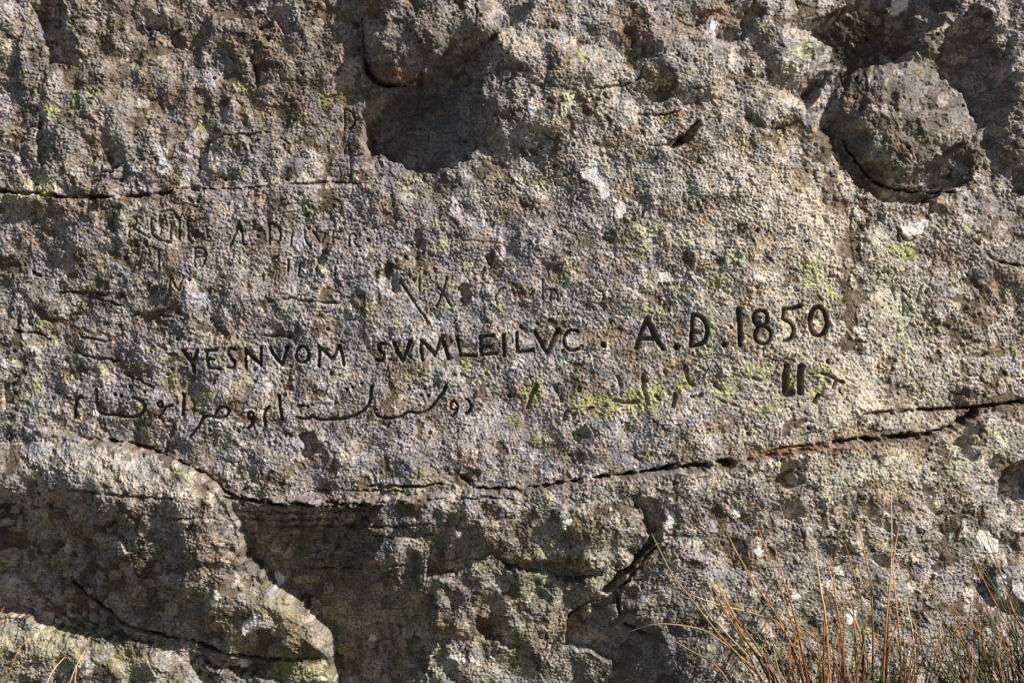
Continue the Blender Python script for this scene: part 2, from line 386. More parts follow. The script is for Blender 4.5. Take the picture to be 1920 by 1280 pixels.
def carve(pts, width, depth, sharp=1.6, sm=2, taper=.12, rag=False):
    P = smooth_pts(pts, False, sm)
    ws = window(P, width * 2 + 26)
    if rag:
        x = PX[ws] + 3.2 * perlin(PX[ws], PY[ws], 17, 611) + 1.8 * perlin(PX[ws], PY[ws], 6, 612)
        y = PY[ws] + 3.2 * perlin(PX[ws], PY[ws], 17, 613) + 1.8 * perlin(PX[ws], PY[ws], 6, 614)
    else:
        x = PX[ws] * .6 + WX[ws] * .4 + .7 * perlin(PX[ws], PY[ws], 5, 615); y = PY[ws] * .6 + WY[ws] * .4 + .7 * perlin(PX[ws], PY[ws], 5, 616)
    d, t = segdist(x, y, P)
    if len(pts) > 1 and taper:
        end = np.clip(np.minimum(t, 1 - t) / taper, .25, 1)
    else: end = 1
    wd = width * end
    prof = ss(1.0, .30, d / wd)
    return ws, prof, d
for pts, wd, dp in cracks:
    ws, prof, d = carve(pts, wd * (1.05), dp, rag=True)
    mod = np.clip(.85 + .9 * perlin(PX[ws], PY[ws], 30, 91) + .5 * perlin(PX[ws], PY[ws], 8, 92), .1, 1.5)
    H[ws] -= prof * dp * mod
    crackf[ws] = np.maximum(crackf[ws], ss(2.3, .5, d / wd) * min(1, dp / 14) * mod)

# ------------------------------------------------------------------ carved writing
def ell(cx, cy, rx, ry, a0=0, a1=360, n=18, tilt=0):
    o = []
    for i in range(n + 1):
        a = R(a0 + (a1 - a0) * i / n)
        x, y = rx * math.cos(a), ry * math.sin(a)
        o.append((cx + x * math.cos(tilt) - y * math.sin(tilt), cy + x * math.sin(tilt) + y * math.cos(tilt)))
    return o
LET = []     # name, label, strokes, width(half), depth
def G(name, label, strokes, w=3.6, d=7.5): LET.append((name, label, strokes, w, d))
L_ = 'carved_letter'
G(L_, 'first letter Y of the long name line', [[(344, 657), (351, 668), (360, 679), (363, 690), (365, 697)], [(371, 656), (367, 668), (361, 678)]], 4.2)
G(L_, 'letter E after the Y', [[(388, 658), (391, 675), (392, 690)], [(387, 657), (405, 656)], [(392, 672), (401, 674)], [(392, 690), (413, 691)]])
G(L_, 'letter S of the left word', [[(441, 655), (432, 653), (426, 660), (432, 668), (439, 677), (440, 686), (434, 690), (427, 688)]])
G(L_, 'letter N of the left word', [[(458, 654), (460, 670), (461, 690)], [(460, 657), (474, 672), (488, 684)], [(489, 651), (488, 686)]], 3.4)
G(L_, 'letter V before the O', [[(506, 651), (515, 668), (528, 683)], [(538, 650), (534, 666), (528, 683)]])
G(L_, 'round letter O', [ell(567.5, 664.5, 12, 15.5)], 3.5)
G(L_, 'letter M ending the left word', [[(598, 648), (598, 686)], [(599, 650), (610, 661), (621, 673)], [(621, 673), (629, 663), (635, 650)], [(637, 649), (642, 666), (645, 684)]])
G(L_, 'letter S starting the middle word', [[(722, 644), (713, 643), (708, 650), (713, 658), (720, 665), (719, 674), (712, 677), (705, 674)]])
G(L_, 'letter V after the S', [[(739, 642), (747, 664), (755, 676)], [(769, 639), (763, 656), (755, 676)]], 4.0)
G(L_, 'letter M of the middle word', [[(791, 638), (790, 655), (792, 675)], [(792, 639), (803, 650), (815, 666)], [(825, 634), (821, 650), (815, 666)], [(829, 634), (835, 650), (841, 672)]], 3.8)
G(L_, 'letter L after the M', [[(857, 632), (860, 650), (864, 667)], [(863, 667), (891, 667)]])
G(L_, 'letter E of the middle word', [[(900, 630), (902, 648), (902, 665)], [(901, 630), (926, 629)], [(902, 649), (920, 648)], [(902, 664), (929, 663)]])
G(L_, 'letter I of the middle word', [[(944, 628), (945, 645), (945, 666)]], 4.0)
G(L_, 'letter L after the I', [[(969, 624), (969, 642), (971, 659)], [(970, 659), (984, 660), (998, 656)]], 4.0)
G(L_, 'letter V with long arms', [[(1003, 622), (1011, 636), (1018, 650), (1026, 663)], [(1046, 618), (1038, 634), (1032, 649), (1026, 663)]], 4.4)
G(L_, 'letter G ending the middle word', [[(1083, 622), (1074, 618), (1064, 621), (1056, 633), (1058, 645), (1066, 655), (1075, 657), (1083, 654)], [(1091, 648)]], 3.4)
G('carved_dot', 'dot after the G', [[(1131, 647)]], 7, 10)
G(L_, 'large letter A of the date', [[(1213, 597), (1204, 620), (1193, 652)], [(1213, 597), (1225, 625), (1242, 654)], [(1203, 635), (1224, 635)]], 5.0, 10)
G('carved_dot', 'dot after the large A', [[(1268, 650)]], 7, 10)
G(L_, 'large letter D of the date', [[(1298, 592), (1297, 620), (1295, 650)], [(1298, 591), (1312, 592), (1323, 605), (1327, 624), (1322, 640), (1310, 648), (1296, 650)]], 4.4, 10)
G('carved_dot', 'dot after the large D', [[(1357, 646)]], 6, 10)
N_ = 'carved_numeral'
G(N_, 'numeral 1', [[(1385, 580), (1386, 610), (1387, 647)]], 5.4, 10)
G(N_, 'numeral 8', [ell(1426, 597, 13, 15), ell(1430, 628, 15, 17)], 4.0, 9)
G(N_, 'numeral 5', [[(1500, 573), (1484, 580), (1469, 580)], [(1469, 579), (1468, 598)], [(1468, 598), (1478, 603), (1487, 611), (1489, 624), (1483, 637), (1469, 640)]], 4.0, 9)
G(N_, 'numeral 0', [ell(1534, 603, 15.5, 27.5)], 4.6, 10)
G('carved_mark', 'worn U shaped cutting below the date', [[(1475, 688), (1471, 710), (1471, 732), (1476, 740), (1485, 735)]], 7.5, 8)
G('carved_mark', 'upright cutting beside the U shape', [[(1502, 687), (1499, 710), (1501, 735)]], 7, 10)
G('carved_mark', 'bent cutting below the numeral 0', [[(1551, 676), (1552, 680)], [(1540, 699), (1556, 704), (1568, 712), (1580, 716)], [(1568, 712), (1562, 726)], [(1534, 740), (1527, 753)]], 3.8, 8)
A_ = 'carved_script_stroke'
G(A_, 'hooked stroke at the left end of the script line', [[(157, 742), (145, 747), (141, 765), (140, 784)]], 3.6)
G(A_, 'tall stroke running into a curved bowl', [[(182, 726), (182, 745), (183, 771), (200, 776), (225, 778), (240, 781), (258, 780), (272, 771), (275, 756), (264, 748), (249, 744)]], 3.5)
G('carved_dot', 'pair of dots above the script', [[(216, 738)], [(229, 741)]], 4.2)
G('carved_dot', 'dot above the square loop', [[(273, 735)]], 3.8)
G(A_, 'square loop with tails', [[(297, 753), (305, 753), (305, 763), (297, 762), (297, 753)], [(312, 762), (304, 774), (297, 784)], [(312, 763), (326, 759)]], 3.2)
G(A_, 'single upright stroke', [[(344, 736), (344, 755), (343, 779)]], 4.0)
G(A_, 'loop with a long slanting tail', [[(385, 780), (402, 780), (413, 784), (425, 780), (431, 771), (425, 762), (415, 763), (405, 772), (402, 780)], [(386, 778), (372, 798), (355, 820)]], 3.6)
G('carved_dot', 'small dot below the loop', [[(395, 806)]], 3.5)
G(A_, 'small curl like a nine', [[(476, 779), (470, 787), (464, 783), (465, 774), (471, 770), (476, 776), (476, 788), (471, 797), (462, 804)]], 3.0)
G(A_, 'hooked upright right of the curl', [[(507, 761), (498, 766), (496, 780), (499, 799)]], 3.6)
G(A_, 'upright right of the hook', [[(524, 740), (526, 760), (529, 788)]], 3.8)
G('carved_dot', 'two short ticks over the long curve', [[(561, 761), (570, 761)], [(577, 762)]], 3.4)
G(A_, 'long sweeping curve under the name line', [[(557, 781), (568, 785), (580, 784), (584, 779), (592, 785), (610, 786.5), (630, 786), (652, 783), (668, 778), (682, 768), (692, 757), (696, 745), (696, 731), (701, 719)]], 3.5)
G('carved_dot', 'three dots above the long curve', [[(650, 730)], [(662, 726)], [(678, 719)]], 3.4)
G(A_, 'second sweeping curve', [[(704, 772), (710, 780), (720, 784), (735, 784.5), (750, 782), (760, 775), (768, 770), (780, 774), (795, 774), (808, 764), (820, 748), (832, 735), (839, 719)]], 3.2)
G('carved_dot', 'three dots above the second curve', [[(797, 728)], [(789, 741)], [(802, 742)]], 3.6)
G(A_, 'small curl right of the sweeping curve', [[(857, 763), (851, 770), (845, 764), (845, 756), (850, 750), (857, 757), (858, 766), (853, 775), (845, 780)]], 2.8)
G(A_, 'last comma of the script line', [[(874, 747), (881, 754), (884, 765), (878, 773), (871, 776)]], 3.0)
# worn greenish script
G('worn_cutting', 'worn green cuttings at the right of the script line', [[(1006, 722), (996, 740), (990, 765)], [(1040, 724), (1046, 735)], [(1052, 745), (1053, 752)], [(1086, 727), (1084, 733)],
   [(1158, 706), (1163, 722)], [(1205, 702), (1204, 722), (1212, 748)], [(1229, 742), (1236, 748)], [(1266, 738), (1262, 762)], [(1284, 687), (1287, 710), (1298, 722)],
   [(1298, 744), (1306, 746), (1314, 740)], [(1412, 708), (1424, 712)], [(1245, 694), (1247, 700)], [(1150, 750), (1175, 756), (1195, 752)], [(1100, 770), (1110, 764)], [(1340, 722), (1352, 730)]], 4.6, 6)
# older names
G(L_, 'thin letter D near the top', [[(645, 206), (647, 243)], [(645, 206), (655, 207), (665, 216), (669, 229), (664, 240), (655, 245)]], 2.3, 4)
G(L_, 'faint curved letter under the thin D', [[(657, 277), (658, 335)], [(646, 290), (648, 276), (660, 272), (672, 282)], [(658, 296), (682, 294)], [(658, 312), (664, 304)]], 1.8, 2.5)
O_ = 'worn_letter'
G(O_, 'worn letter P of the older name', [[(243, 413), (243, 443)], [(243, 413), (250, 407), (257, 415), (254, 424), (245, 424)], [(246, 425), (262, 433), (280, 446)]], 2.8, 5)
G(O_, 'worn letter N of the older name', [[(284, 410), (284, 440), (300, 450), (320, 455)], [(299, 405), (297, 424)], [(302, 412), (301, 440)]], 2.8, 5)
G(O_, 'worn arch and uprights of the older name', [[(303, 398), (316, 392), (328, 397), (334, 412)], [(320, 416), (320, 448)], [(337, 408), (336, 448)], [(352, 408), (353, 448)], [(372, 432), (366, 448)], [(388, 425), (390, 445)]], 2.8, 5)
G(O_, 'worn letter A of the older name', [[(449, 417), (440, 442), (431, 462)], [(450, 419), (454, 440), (458, 458)]], 3.4, 6)
G(O_, 'worn letter D of the older name', [[(505, 419), (506, 458)], [(503, 418), (517, 420), (527, 432), (526, 450), (515, 459)]], 2.8, 6)
G(O_, 'worn letters E V E R', [[(547, 440), (546, 460)], [(570, 430), (572, 452), (585, 466)], [(587, 434), (600, 455)], [(609, 438), (604, 454)],
   [(625, 433), (625, 456)], [(625, 434), (641, 434)], [(626, 446), (637, 446)], [(655, 441), (655, 462)], [(656, 441), (665, 438), (670, 448), (660, 452), (672, 463)]], 2.6, 5)
G(O_, 'worn dot after the older name', [[(690, 450)]], 5, 8)
G(O_, 'worn numeral 9 below the older name', [[(299, 470), (299, 505)], [(367, 466), (366, 500)], [(368, 466), (380, 465), (387, 474), (380, 483), (368, 482)], [(387, 478), (384, 490), (377, 500)]], 2.6, 5)
G(O_, 'worn uprights below the older name', [[(508, 488), (520, 481)], [(541, 488), (540, 508)], [(562, 496), (560, 516)], [(595, 490), (594, 508)], [(630, 500), (628, 516)]], 2.8, 6)
G(O_, 'worn letter N at the lower left of the older name', [[(320, 520), (320, 546)], [(322, 521), (336, 544)], [(345, 518), (337, 543)]], 2.8, 5)
G(O_, 'worn crossed strokes above the name line', [[(822, 538), (831, 549), (846, 575)], [(838, 520), (832, 545), (818, 575)], [(750, 525), (766, 549), (782, 576), (800, 600)], [(787, 520), (786, 545)]], 3.0, 6)
G(O_, 'faint letter C', [[(945, 539), (932, 546), (928, 560), (933, 572)]], 2.3, 4)
G(O_, 'faint letter W', [[(960, 540), (967, 560), (980, 547), (988, 562), (998, 546)]], 2.3, 4)
G(O_, 'faint letter H', [[(1018, 525), (1017, 562)], [(1018, 544), (1044, 544), (1045, 565)], [(1032, 546), (1032, 565)]], 2.3, 4)
G(O_, 'small letters R C at the left edge', [[(35, 590), (35, 610)], [(35, 590), (42, 592), (41, 599), (36, 600), (46, 610)], [(62, 594), (55, 598), (55, 608), (63, 610)]], 2.4, 5)
G(O_, 'small letters E I at the right', [[(1594, 404), (1593, 430)], [(1594, 404), (1602, 406)], [(1612, 425), (1617, 432)], [(1623, 410), (1625, 430)]], 2.4, 5)
G(O_, 'scratched strokes in the pale green lichen', [[(1690, 543), (1706, 558)], [(1692, 558), (1693, 590)], [(1696, 562), (1708, 584)], [(1727, 536), (1721, 556)], [(1672, 540), (1677, 562)]], 2.2, 4)
G(O_, 'faint letters above the white patch', [[(1150, 395), (1151, 412)], [(1180, 400), (1190, 402), (1180, 414), (1192, 414)], [(1208, 396), (1204, 410)]], 2.2, 4)

lab = np.zeros(PX.shape, np.int32)           # part id per vertex
parts = [None]                                # (name, label)
cut = np.zeros(PX.shape, np.float32)
for name, label, strokes, wd, dp in LET:
    parts.append((name, label)); pid = len(parts) - 1
    dp *= .95 if name in ('worn_letter', 'worn_cutting') else 1.45
    for s in strokes:
        dot = len(s) == 1
        ws, prof, d = carve(s, wd * (1.15 if not dot else 1.1), dp, sm=2 if len(s) < 12 else 1, taper=0 if name != 'carved_script_stroke' else .05)
        new = np.maximum(cut[ws], prof * dp * 1.35)
        H[ws] -= (new - cut[ws]); cut[ws] = new
        m = (d < wd * 1.05) & (lab[ws] == 0)
        lw = lab[ws]; lw[m] = pid; lab[ws] = lw
groove = np.clip(cut / 6, 0, 1)

# ------------------------------------------------------------------ colour
def srgb(r, g, b):
    c = np.array([r, g, b]) / 255.
    return np.where(c <= .04045, c / 12.92, ((c + .055) / 1.055) ** 2.4).astype(np.float32)
print('colour...')
T = np.empty(PX.shape + (3,), np.float32)
def mix(colr, m, idx=None):
    if idx is None: T[...] += (colr - T) * m[..., None]
    else: T[idx] += (colr - T[idx]) * m[..., None]
GREY = np.array([.385, .357, .345], np.float32); MAUVE = np.array([.36, .33, .335], np.float32)
CREAM = np.array([.52, .465, .385], np.float32); BROWN = np.array([.155, .122, .09], np.float32)
DARK = np.array([.07, .06, .05], np.float32); OLIVE = np.array([.34, .32, .20], np.float32)
T[:] = GREY
mix(MAUVE, ss(-.2, .4, fbm(PX, PY, 130, 501, 2)))
mix(CREAM, np.clip(blobs([(1500, 420, 260, 260, .7), (1100, 180, 180, 120, .35), (1650, 800, 300, 130, .6), (200, 900, 130, 60, .4), (60, 360, 50, 50, .8), (1550, 650, 250, 120, .45), (1650, 1000, 250, 120, .35)]), 0, .85))
mix(OLIVE, np.clip(blobs([(100, 1230, 220, 90, .9), (520, 1150, 150, 110, .75), (880, 1200, 260, 120, .7), (1400, 1200, 300, 120, .65), (1100, 1030, 160, 80, .4), (1700, 880, 180, 80, .35), (580, 1255, 60, 40, .6), (350, 1000, 180, 90, .25)]) * (.75 + .6 * perlin(PX, PY, 60, 503)), 0, .85))
mix(np.array([.245, .205, .175], np.float32), np.clip(blobs([(350, 120, 420, 190, .75), (700, 30, 200, 80, .6), (150, 560, 260, 160, .35), (600, 1080, 260, 160, .8), (200, 1060, 220, 90, .5), (1000, 1120, 200, 120, .35), (1250, 60, 140, 60, .4), (1700, 220, 160, 150, .85), (1880, 450, 100, 100, .3), (300, 470, 260, 90, .35)]) * (.8 + .7 * fbm(PX, PY, 70, 506, 2)), 0, .9))  # dull brown lichen; the bay's shade is painted in with it
patch = fbm(PX, PY, 30, 505, 3)
T *= (1 + .26 * patch)[..., None]
T *= (1 + .18 * (r3 - .5) + .25 * (r2 - .5) + .30 * (r1 - .5))[..., None]
mix(np.array([.13, .12, .105], np.float32), np.clip(blobs([(1690, 240, 140, 120, .75), (1640, 70, 120, 80, .6), (600, 1050, 170, 110, .55), (1230, 1220, 120, 70, .4)]) * (.9 + .8 * fbm(PX, PY, 34, 508, 2)), 0, .8))  # boulder's dark mottling; hollow, bay and sunken stone painted with their shade
# colonies with lobed, crisp borders
LX, LY = warped(PX, PY, 9.0)
def colony(seed, sc, thr, tone, region):
    c = fbm(LX, LY, sc, seed, 3, gain=.55) + .22 * perlin(PX, PY, 5, seed + 1)
    m = ss(thr, thr + .07, c + region) 
    T[...] *= (1 + (np.array(tone, np.float32) - 1) * m[..., None])
    return m
rg_ = np.clip(blobs([(1480, 430, 260, 260, .35), (1700, 900, 300, 150, .2), (1100, 250, 200, 140, .1), (350, 120, 400, 200, -.1), (600, 1100, 300, 150, -.2)]), -.3, .35)
ca = colony(701, 52, .18, (1.30, 1.28, 1.24), rg_)
cb = colony(702, 36, .22, (.74, .76, .80), np.float32(0))
cc = colony(703, 28, .30, (1.20, 1.19, 1.25), blobs([(400, 550, 400, 250, .12)]))
cd = colony(704, 60, .26, (.80, .72, .62), blobs([(300, 150, 400, 200, .15), (1200, 650, 60, 40, .3)]))
ce = colony(705, 40, .34, (1.0, 1.04, .88), blobs([(1300, 600, 400, 200, .02), (900, 1150, 400, 100, .2)]) - .06)
H += 1.0 * ca - .7 * cb + .8 * cc
# bare sandstone
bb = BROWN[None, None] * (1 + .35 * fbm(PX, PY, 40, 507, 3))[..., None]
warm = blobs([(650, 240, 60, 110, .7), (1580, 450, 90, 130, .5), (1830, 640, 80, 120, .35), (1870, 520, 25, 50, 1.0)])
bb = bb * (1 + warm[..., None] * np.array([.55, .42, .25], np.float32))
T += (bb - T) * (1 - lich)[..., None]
# rosettes on bare ground are paler
mix(np.array([.46, .40, .36], np.float32), (ros * bare * .75 * ss(.3, .8, rr)).astype(np.float32))
# bluish shade of the hollows painted over the crusts, whose cells vary in tint
hollow_shade = np.clip(blobs([(800, 220, 110, 110, 1.0), (1820, 170, 70, 80, .6), (1220, 1220, 100, 80, .6)]), 0, .8)
mix(np.array([.20, .21, .235], np.float32) * .95, hollow_shade)
T *= (1 + cmask * .5 * (ar - .5))[..., None]
# black crusts, and broken black patches in the hollows
blk = np.clip(blobs([(1600, 80, 80, 60, 1.4), (1570, 150, 45, 35, 1.0), (1760, 330, 60, 25, .5), (1600, 350, 30, 40, .5), (150, 1160, 80, 40, .8), (190, 1260, 60, 30, .9), (400, 1255, 60, 25, .8), (20, 960, 30, 40, .9), (1640, 330, 30, 30, .3), (90, 80, 60, 60, .35), (600, 1000, 140, 50, .5), (1890, 910, 30, 30, .6)]), 0, 1)
bs = ss(.0, .35, fbm(PX, PY, 14, 511, 3) + blk * 1.3 - .75)
mix(DARK, np.clip(bs * .9, 0, 1))
# tiny black dots of fruiting bodies and shade painted into the gaps between granules
sp, _, spr = worley(PX, PY, 8.5, 521)
mix(np.array([.06, .055, .055], np.float32), ss(.24, .12, sp) * (spr > .35) * .65)
pore = ss(.50, .85, g1) * lich * .78
mix(np.array([.10, .08, .062], np.float32), pore)
pore2 = ss(.78, 1.05, g2) * lich * .5
mix(np.array([.11, .085, .06], np.float32), pore2)
# brown mottling, and rust along the joints
rust = np.clip(crackf * blobs([(1500, 845, 190, 40, 1.6), (1750, 770, 200, 40, .8), (100, 360, 200, 20, .8), (740, 150, 60, 40, 1.2), (1250, 215, 60, 30, 1.2), (300, 1190, 150, 50, .7), (1000, 910, 200, 30, .4)]), 0, 1)
mix(np.array([.20, .10, .045], np.float32), rust * .6)
red = np.clip(blobs([(1500, 843, 110, 9, .9), (1440, 852, 50, 7, .8), (1265, 215, 40, 8, .7), (1870, 520, 12, 34, .8), (735, 145, 55, 14, .7), (1210, 60, 50, 18, .5), (1330, 30, 40, 14, .5), (1200, 650, 50, 20, .25), (1640, 60, 50, 30, .3)]) * (.7 + .9 * perlin(PX, PY, 13, 531)), 0, .85)
mix(np.array([.30, .15, .07], np.float32), red)
mix(np.array([.12, .095, .07], np.float32), crackf * .55)
mix(np.array([.20, .17, .14], np.float32), groove * .55)  # letter grooves painted darker, adding to their cast shade
# lichens with a colour of their own --------------------------------
YEL = np.array([.40, .43, .16], np.float32); PGR = np.array([.46, .52, .33], np.float32); PALE = np.array([.62, .62, .46], np.float32)
WHT = np.array([.92, .90, .87], np.float32); BLU = np.array([.60, .63, .66], np.float32); PURP = np.array([.40, .38, .42], np.float32)
LX, LY = warped(PX, PY, 9.0)
lx2 = LX + 4 * perlin(PX, PY, 6, 541); ly2 = LY + 4 * perlin(PX, PY, 6, 542)
def patchy(name, label, shape, colr, strength=.9, soft=.35, rise=1.0, smooth=0., break_=0.):
    """shape: (cx, cy, rx, ry[, tilt]) or polygon; paints the crust, lifts it and makes it a part"""
    if isinstance(shape, list):
        ws = window(shape, 20); d = sdf(lx2[ws] * .35 + PX[ws] * .65, ly2[ws] * .35 + PY[ws] * .65, shape) / 5. + .6
    else:
        cx, cy, rx, ry = shape[:4]; tl = R(shape[4]) if len(shape) > 4 else 0
        m = max(rx, ry); ws = window([(cx - m, cy - m), (cx + m, cy + m)], 20)
        x = lx2[ws] - cx; y = ly2[ws] - cy
        x, y = x * math.cos(tl) + y * math.sin(tl), -x * math.sin(tl) + y * math.cos(tl)
        d = (1 - np.hypot(x / rx, y / ry)) * 2.2 + .3
    f = ss(0, soft * 2, d)
    if break_: f = f * ss(-.25, .15, fbm(PX[ws], PY[ws], 11, 551, 2) + (1 - break_) * .6)
    f = f * (1 - groove[ws] * .55)
    sub = T[ws]; tex = (1 + .14 * (r1[ws] - .5) + .12 * (r2[ws] - .5))[..., None] * colr
    sub += (tex - sub) * (f * strength * (1 - (.15 if strength > .84 else .45) * pore[ws]))[..., None]
    T[ws] = sub
    H[ws] += f * rise
    if strength > .84: H[ws] += f * .55 * (np.median(H[ws][f > .5]) if (f > .5).any() else 0) - f * .55 * H[ws]
    if strength > .93: H[ws] -= f * amp[ws] * (1.9 * gran[ws] + 1.0 * gran2[ws]) * .8
    m = (f > .5) & (lab[ws] == 0)
    if m.sum() > 12:
        parts.append((name, label)); lw = lab[ws]; lw[m] = len(parts) - 1; lab[ws] = lw
Wp = 'white_lichen'; Yp = 'green_lichen'
patchy(Wp, 'bright white tear shaped crust', [(1087, 322), (1104, 314), (1116, 314), (1126, 326), (1139, 350), (1139, 364), (1130, 371), (1122, 354), (1110, 340), (1091, 336)], WHT, .96, .3, 1.0)
for s, l in (((1112, 305, 7, 8), 'small white crust above the tear shaped one'), ((1158, 394, 10, 17, 10), 'white crust below the tear shaped one'), ((1150, 375, 4, 4), ''),
             ((998, 202, 10, 12, -20), ''), ((976, 179, 5, 4), ''), ((1340, 52, 9, 11), 'white crust at the upper edge'), ((1712, 427, 26, 14, -25), 'bluish white crust below the boulder'),
             ((1690, 8, 26, 13, -15), ''), ((1377, 962, 9, 11), ''), ((1255, 972, 8, 20, 10), ''), ((1595, 1155, 9, 13), ''), ((1570, 1069, 13, 6, -15), ''), ((1492, 1115, 11, 9), ''),
             ((1420, 1035, 8, 10), ''), ((1780, 1005, 8, 8), ''), ((515, 1092, 13, 11), ''), ((472, 1170, 20, 14, -30), ''), ((180, 772, 8, 8), ''), ((1615, 620, 11, 11), ''),
             ((1418, 528, 16, 7, 20), ''), ((1608, 398, 5, 8), ''), ((1063, 985, 14, 6, -20), ''), ((405, 1130, 10, 8), ''), ((410, 1112, 8, 8), ''), ((1250, 520, 12, 10), ''),
             ((1000, 978, 9, 7), ''), ((850, 1232, 14, 9), ''), ((881, 1230, 6, 5), ''), ((455, 1245, 12, 9), ''), ((600, 1272, 14, 8), ''), ((700, 1195, 10, 7), '')):
    patchy(Wp, l, s, WHT if s[1] < 1180 or s[0] > 800 else WHT * .8, .85, .4, 1.0)
patchy(Wp, 'ragged white crust in the lower right', [(1833, 986), (1848, 988), (1856, 1008), (1878, 1018), (1877, 1034), (1852, 1034), (1840, 1020), (1831, 1004)], WHT, .96, .3, 2)
patchy(Wp, 'white crust with a dark cleft', [(1862, 1080), (1880, 1072), (1894, 1090), (1882, 1125), (1865, 1122), (1870, 1100)], WHT, .95, .3, 3)
patchy(Wp, 'white crust at the right edge', [(1896, 1092), (1940, 1088), (1950, 1120), (1910, 1122), (1896, 1108)], WHT * .95, .9, .3, 3)
for s in ((300, 285, 18, 12), (305, 315, 16, 18), (262, 318, 14, 12), (85, 222, 16, 12), (214, 498, 14, 8, 30), (232, 516, 14, 7, 35), (404, 505, 9, 22, 8), (268, 665, 16, 20), (300, 700, 20, 18), (330, 220, 14, 16),
          (560, 838, 20, 24), (360, 560, 28, 20), (400, 150, 16, 24), (640, 290, 12, 10), (480, 690, 14, 12), (55, 800, 18, 14), (1150, 930, 22, 12), (1665, 385, 26, 10), (1740, 330, 30, 20), (1640, 290, 15, 18), (1340, 1060, 30, 24),
          (715, 190, 12, 10), (725, 240, 22, 22), (1540, 165, 16, 14), (640, 580, 30, 26), (560, 450, 26, 16)):
    patchy('grey_lichen', '', s, BLU if s[1] < 560 and s[0] < 340 else PURP * 1.15, .6, .6, 1.2, break_=.6)
for s, c, l in (((80, 362, 15, 12), YEL, ''), ((172, 178, 24, 13, -10), YEL * .8, ''), ((140, 190, 10, 20), YEL * .8, ''), ((457, 168, 15, 16), YEL * .75, ''), ((385, 240, 15, 12), YEL * .8, ''), ((392, 745, 20, 15, -15), YEL, 'yellow green cushion above the script line'),
                ((478, 785, 9, 12), YEL, ''), ((68, 727, 12, 14), YEL, ''), ((320, 716, 12, 16, -30), YEL, ''), ((270, 778 - 10, 10, 9), YEL, ''), ((100, 212, 12, 10), YEL, ''), ((420, 85, 22, 8, 30), YEL * .7, ''), ((610, 190, 14, 12), YEL, ''), ((610, 250, 11, 14), PGR, ''),
                ((875, 684, 14, 15), YEL, ''), ((1055, 680, 10, 10), PGR, ''), ((1212, 588, 17, 12), PGR, 'pale green rosettes over the large A'), ((1240, 590, 13, 20), PGR, ''), ((1336, 620, 10, 32, 10), PGR, ''), ((1318, 658, 22, 10, -20), PGR, ''),
                ((1000, 735, 22, 38, 5), YEL, ''), ((1180, 760, 70, 24), YEL, 'broad green band over the worn script'), ((1230, 735, 50, 16), YEL, ''), ((1100, 755, 50, 18), YEL, ''), ((1285, 718, 18, 16), YEL, ''), ((1360, 730, 30, 20), YEL, ''), ((1420, 695, 30, 14), YEL, ''),
                ((1440, 770, 22, 14), YEL * .8, ''), ((1545, 700, 22, 18), YEL, ''), ((1530, 740, 14, 18), YEL, ''), ((1485, 715, 12, 18), YEL * .9, ''), ((1690, 470, 24, 16), YEL, ''), ((1640, 450, 22, 24), PALE * .85, ''), ((1520, 512, 24, 28), YEL * 1.1, ''), ((1395, 482, 18, 20), PGR, ''),
                ((1340, 530, 26, 10), YEL, ''), ((1700, 650, 24, 20), PGR, ''), ((1690, 620, 20, 14), PALE, ''), ((1560, 550, 12, 12), YEL, ''), ((1710, 775 - 90, 22, 16), PALE, ''), ((1690, 585, 44, 26, 20), PALE, 'pale scratched lichen right of the date'), ((1660, 520, 30, 30, 50), PALE, ''),
                ((1720, 545, 24, 30), PALE, ''), ((1225, 440, 34, 20), PALE * .95, ''), ((1285, 450, 20, 12), PALE, ''), ((1200, 470, 14, 20), YEL, ''), ((780, 345, 30, 14), PALE * .8, ''), ((770, 365, 16, 12), PALE * .85, ''), ((820, 420, 22, 14), PALE * .7, ''), ((830, 460, 12, 20), PGR * .8, ''),
                ((1090, 110, 12, 16), YEL, ''), ((1070, 195, 20, 22), PALE, ''), ((1245, 225, 16, 12), YEL, ''), ((1480, 130, 22, 16), PALE * .9, ''), ((1500, 100, 16, 20), PGR, ''), ((1672, 105, 10, 8), PGR, ''), ((40, 372, 28, 20), PALE * .85, ''), ((30, 430, 20, 20), CREAM, ''),
                ((935, 550 + 25, 12, 10), YEL, ''), ((960, 790, 16, 18), YEL * .6, ''), ((1010, 830, 18, 20), YEL * .5, ''), ((745, 920, 26, 7), YEL * .8, ''), ((780, 895, 18, 9), YEL * .7, ''), ((345, 886, 22, 5, 20), YEL * 1.1, ''), ((595, 1262, 34, 24), np.array([.42, .40, .20], np.float32), ''), ((540, 1250, 26, 26), np.array([.40, .38, .18], np.float32), ''),
                ((1895, 660, 10, 14), YEL, ''), ((1660, 880, 40, 20), PALE * .85, ''), ((1560, 900, 50, 26), PALE * .7, ''), ((1800, 870, 26, 30), PALE * .75, ''), ((520, 1140, 40, 30), OLIVE, ''), ((90, 1215, 60, 30), OLIVE * 1.1, ''), ((250, 1250, 50, 24), OLIVE * 1.1, ''), ((965, 970, 9, 8), YEL * .8, ''), ((105, 620 + 20, 9, 8), YEL, ''), ((75, 612, 11, 8), YEL, '')):
    patchy(Yp, l, (s[0], s[1], s[2] * 1.15, s[3] * 1.15) + tuple(s[4:]), c, .80, .8, 1.0, break_=.7)
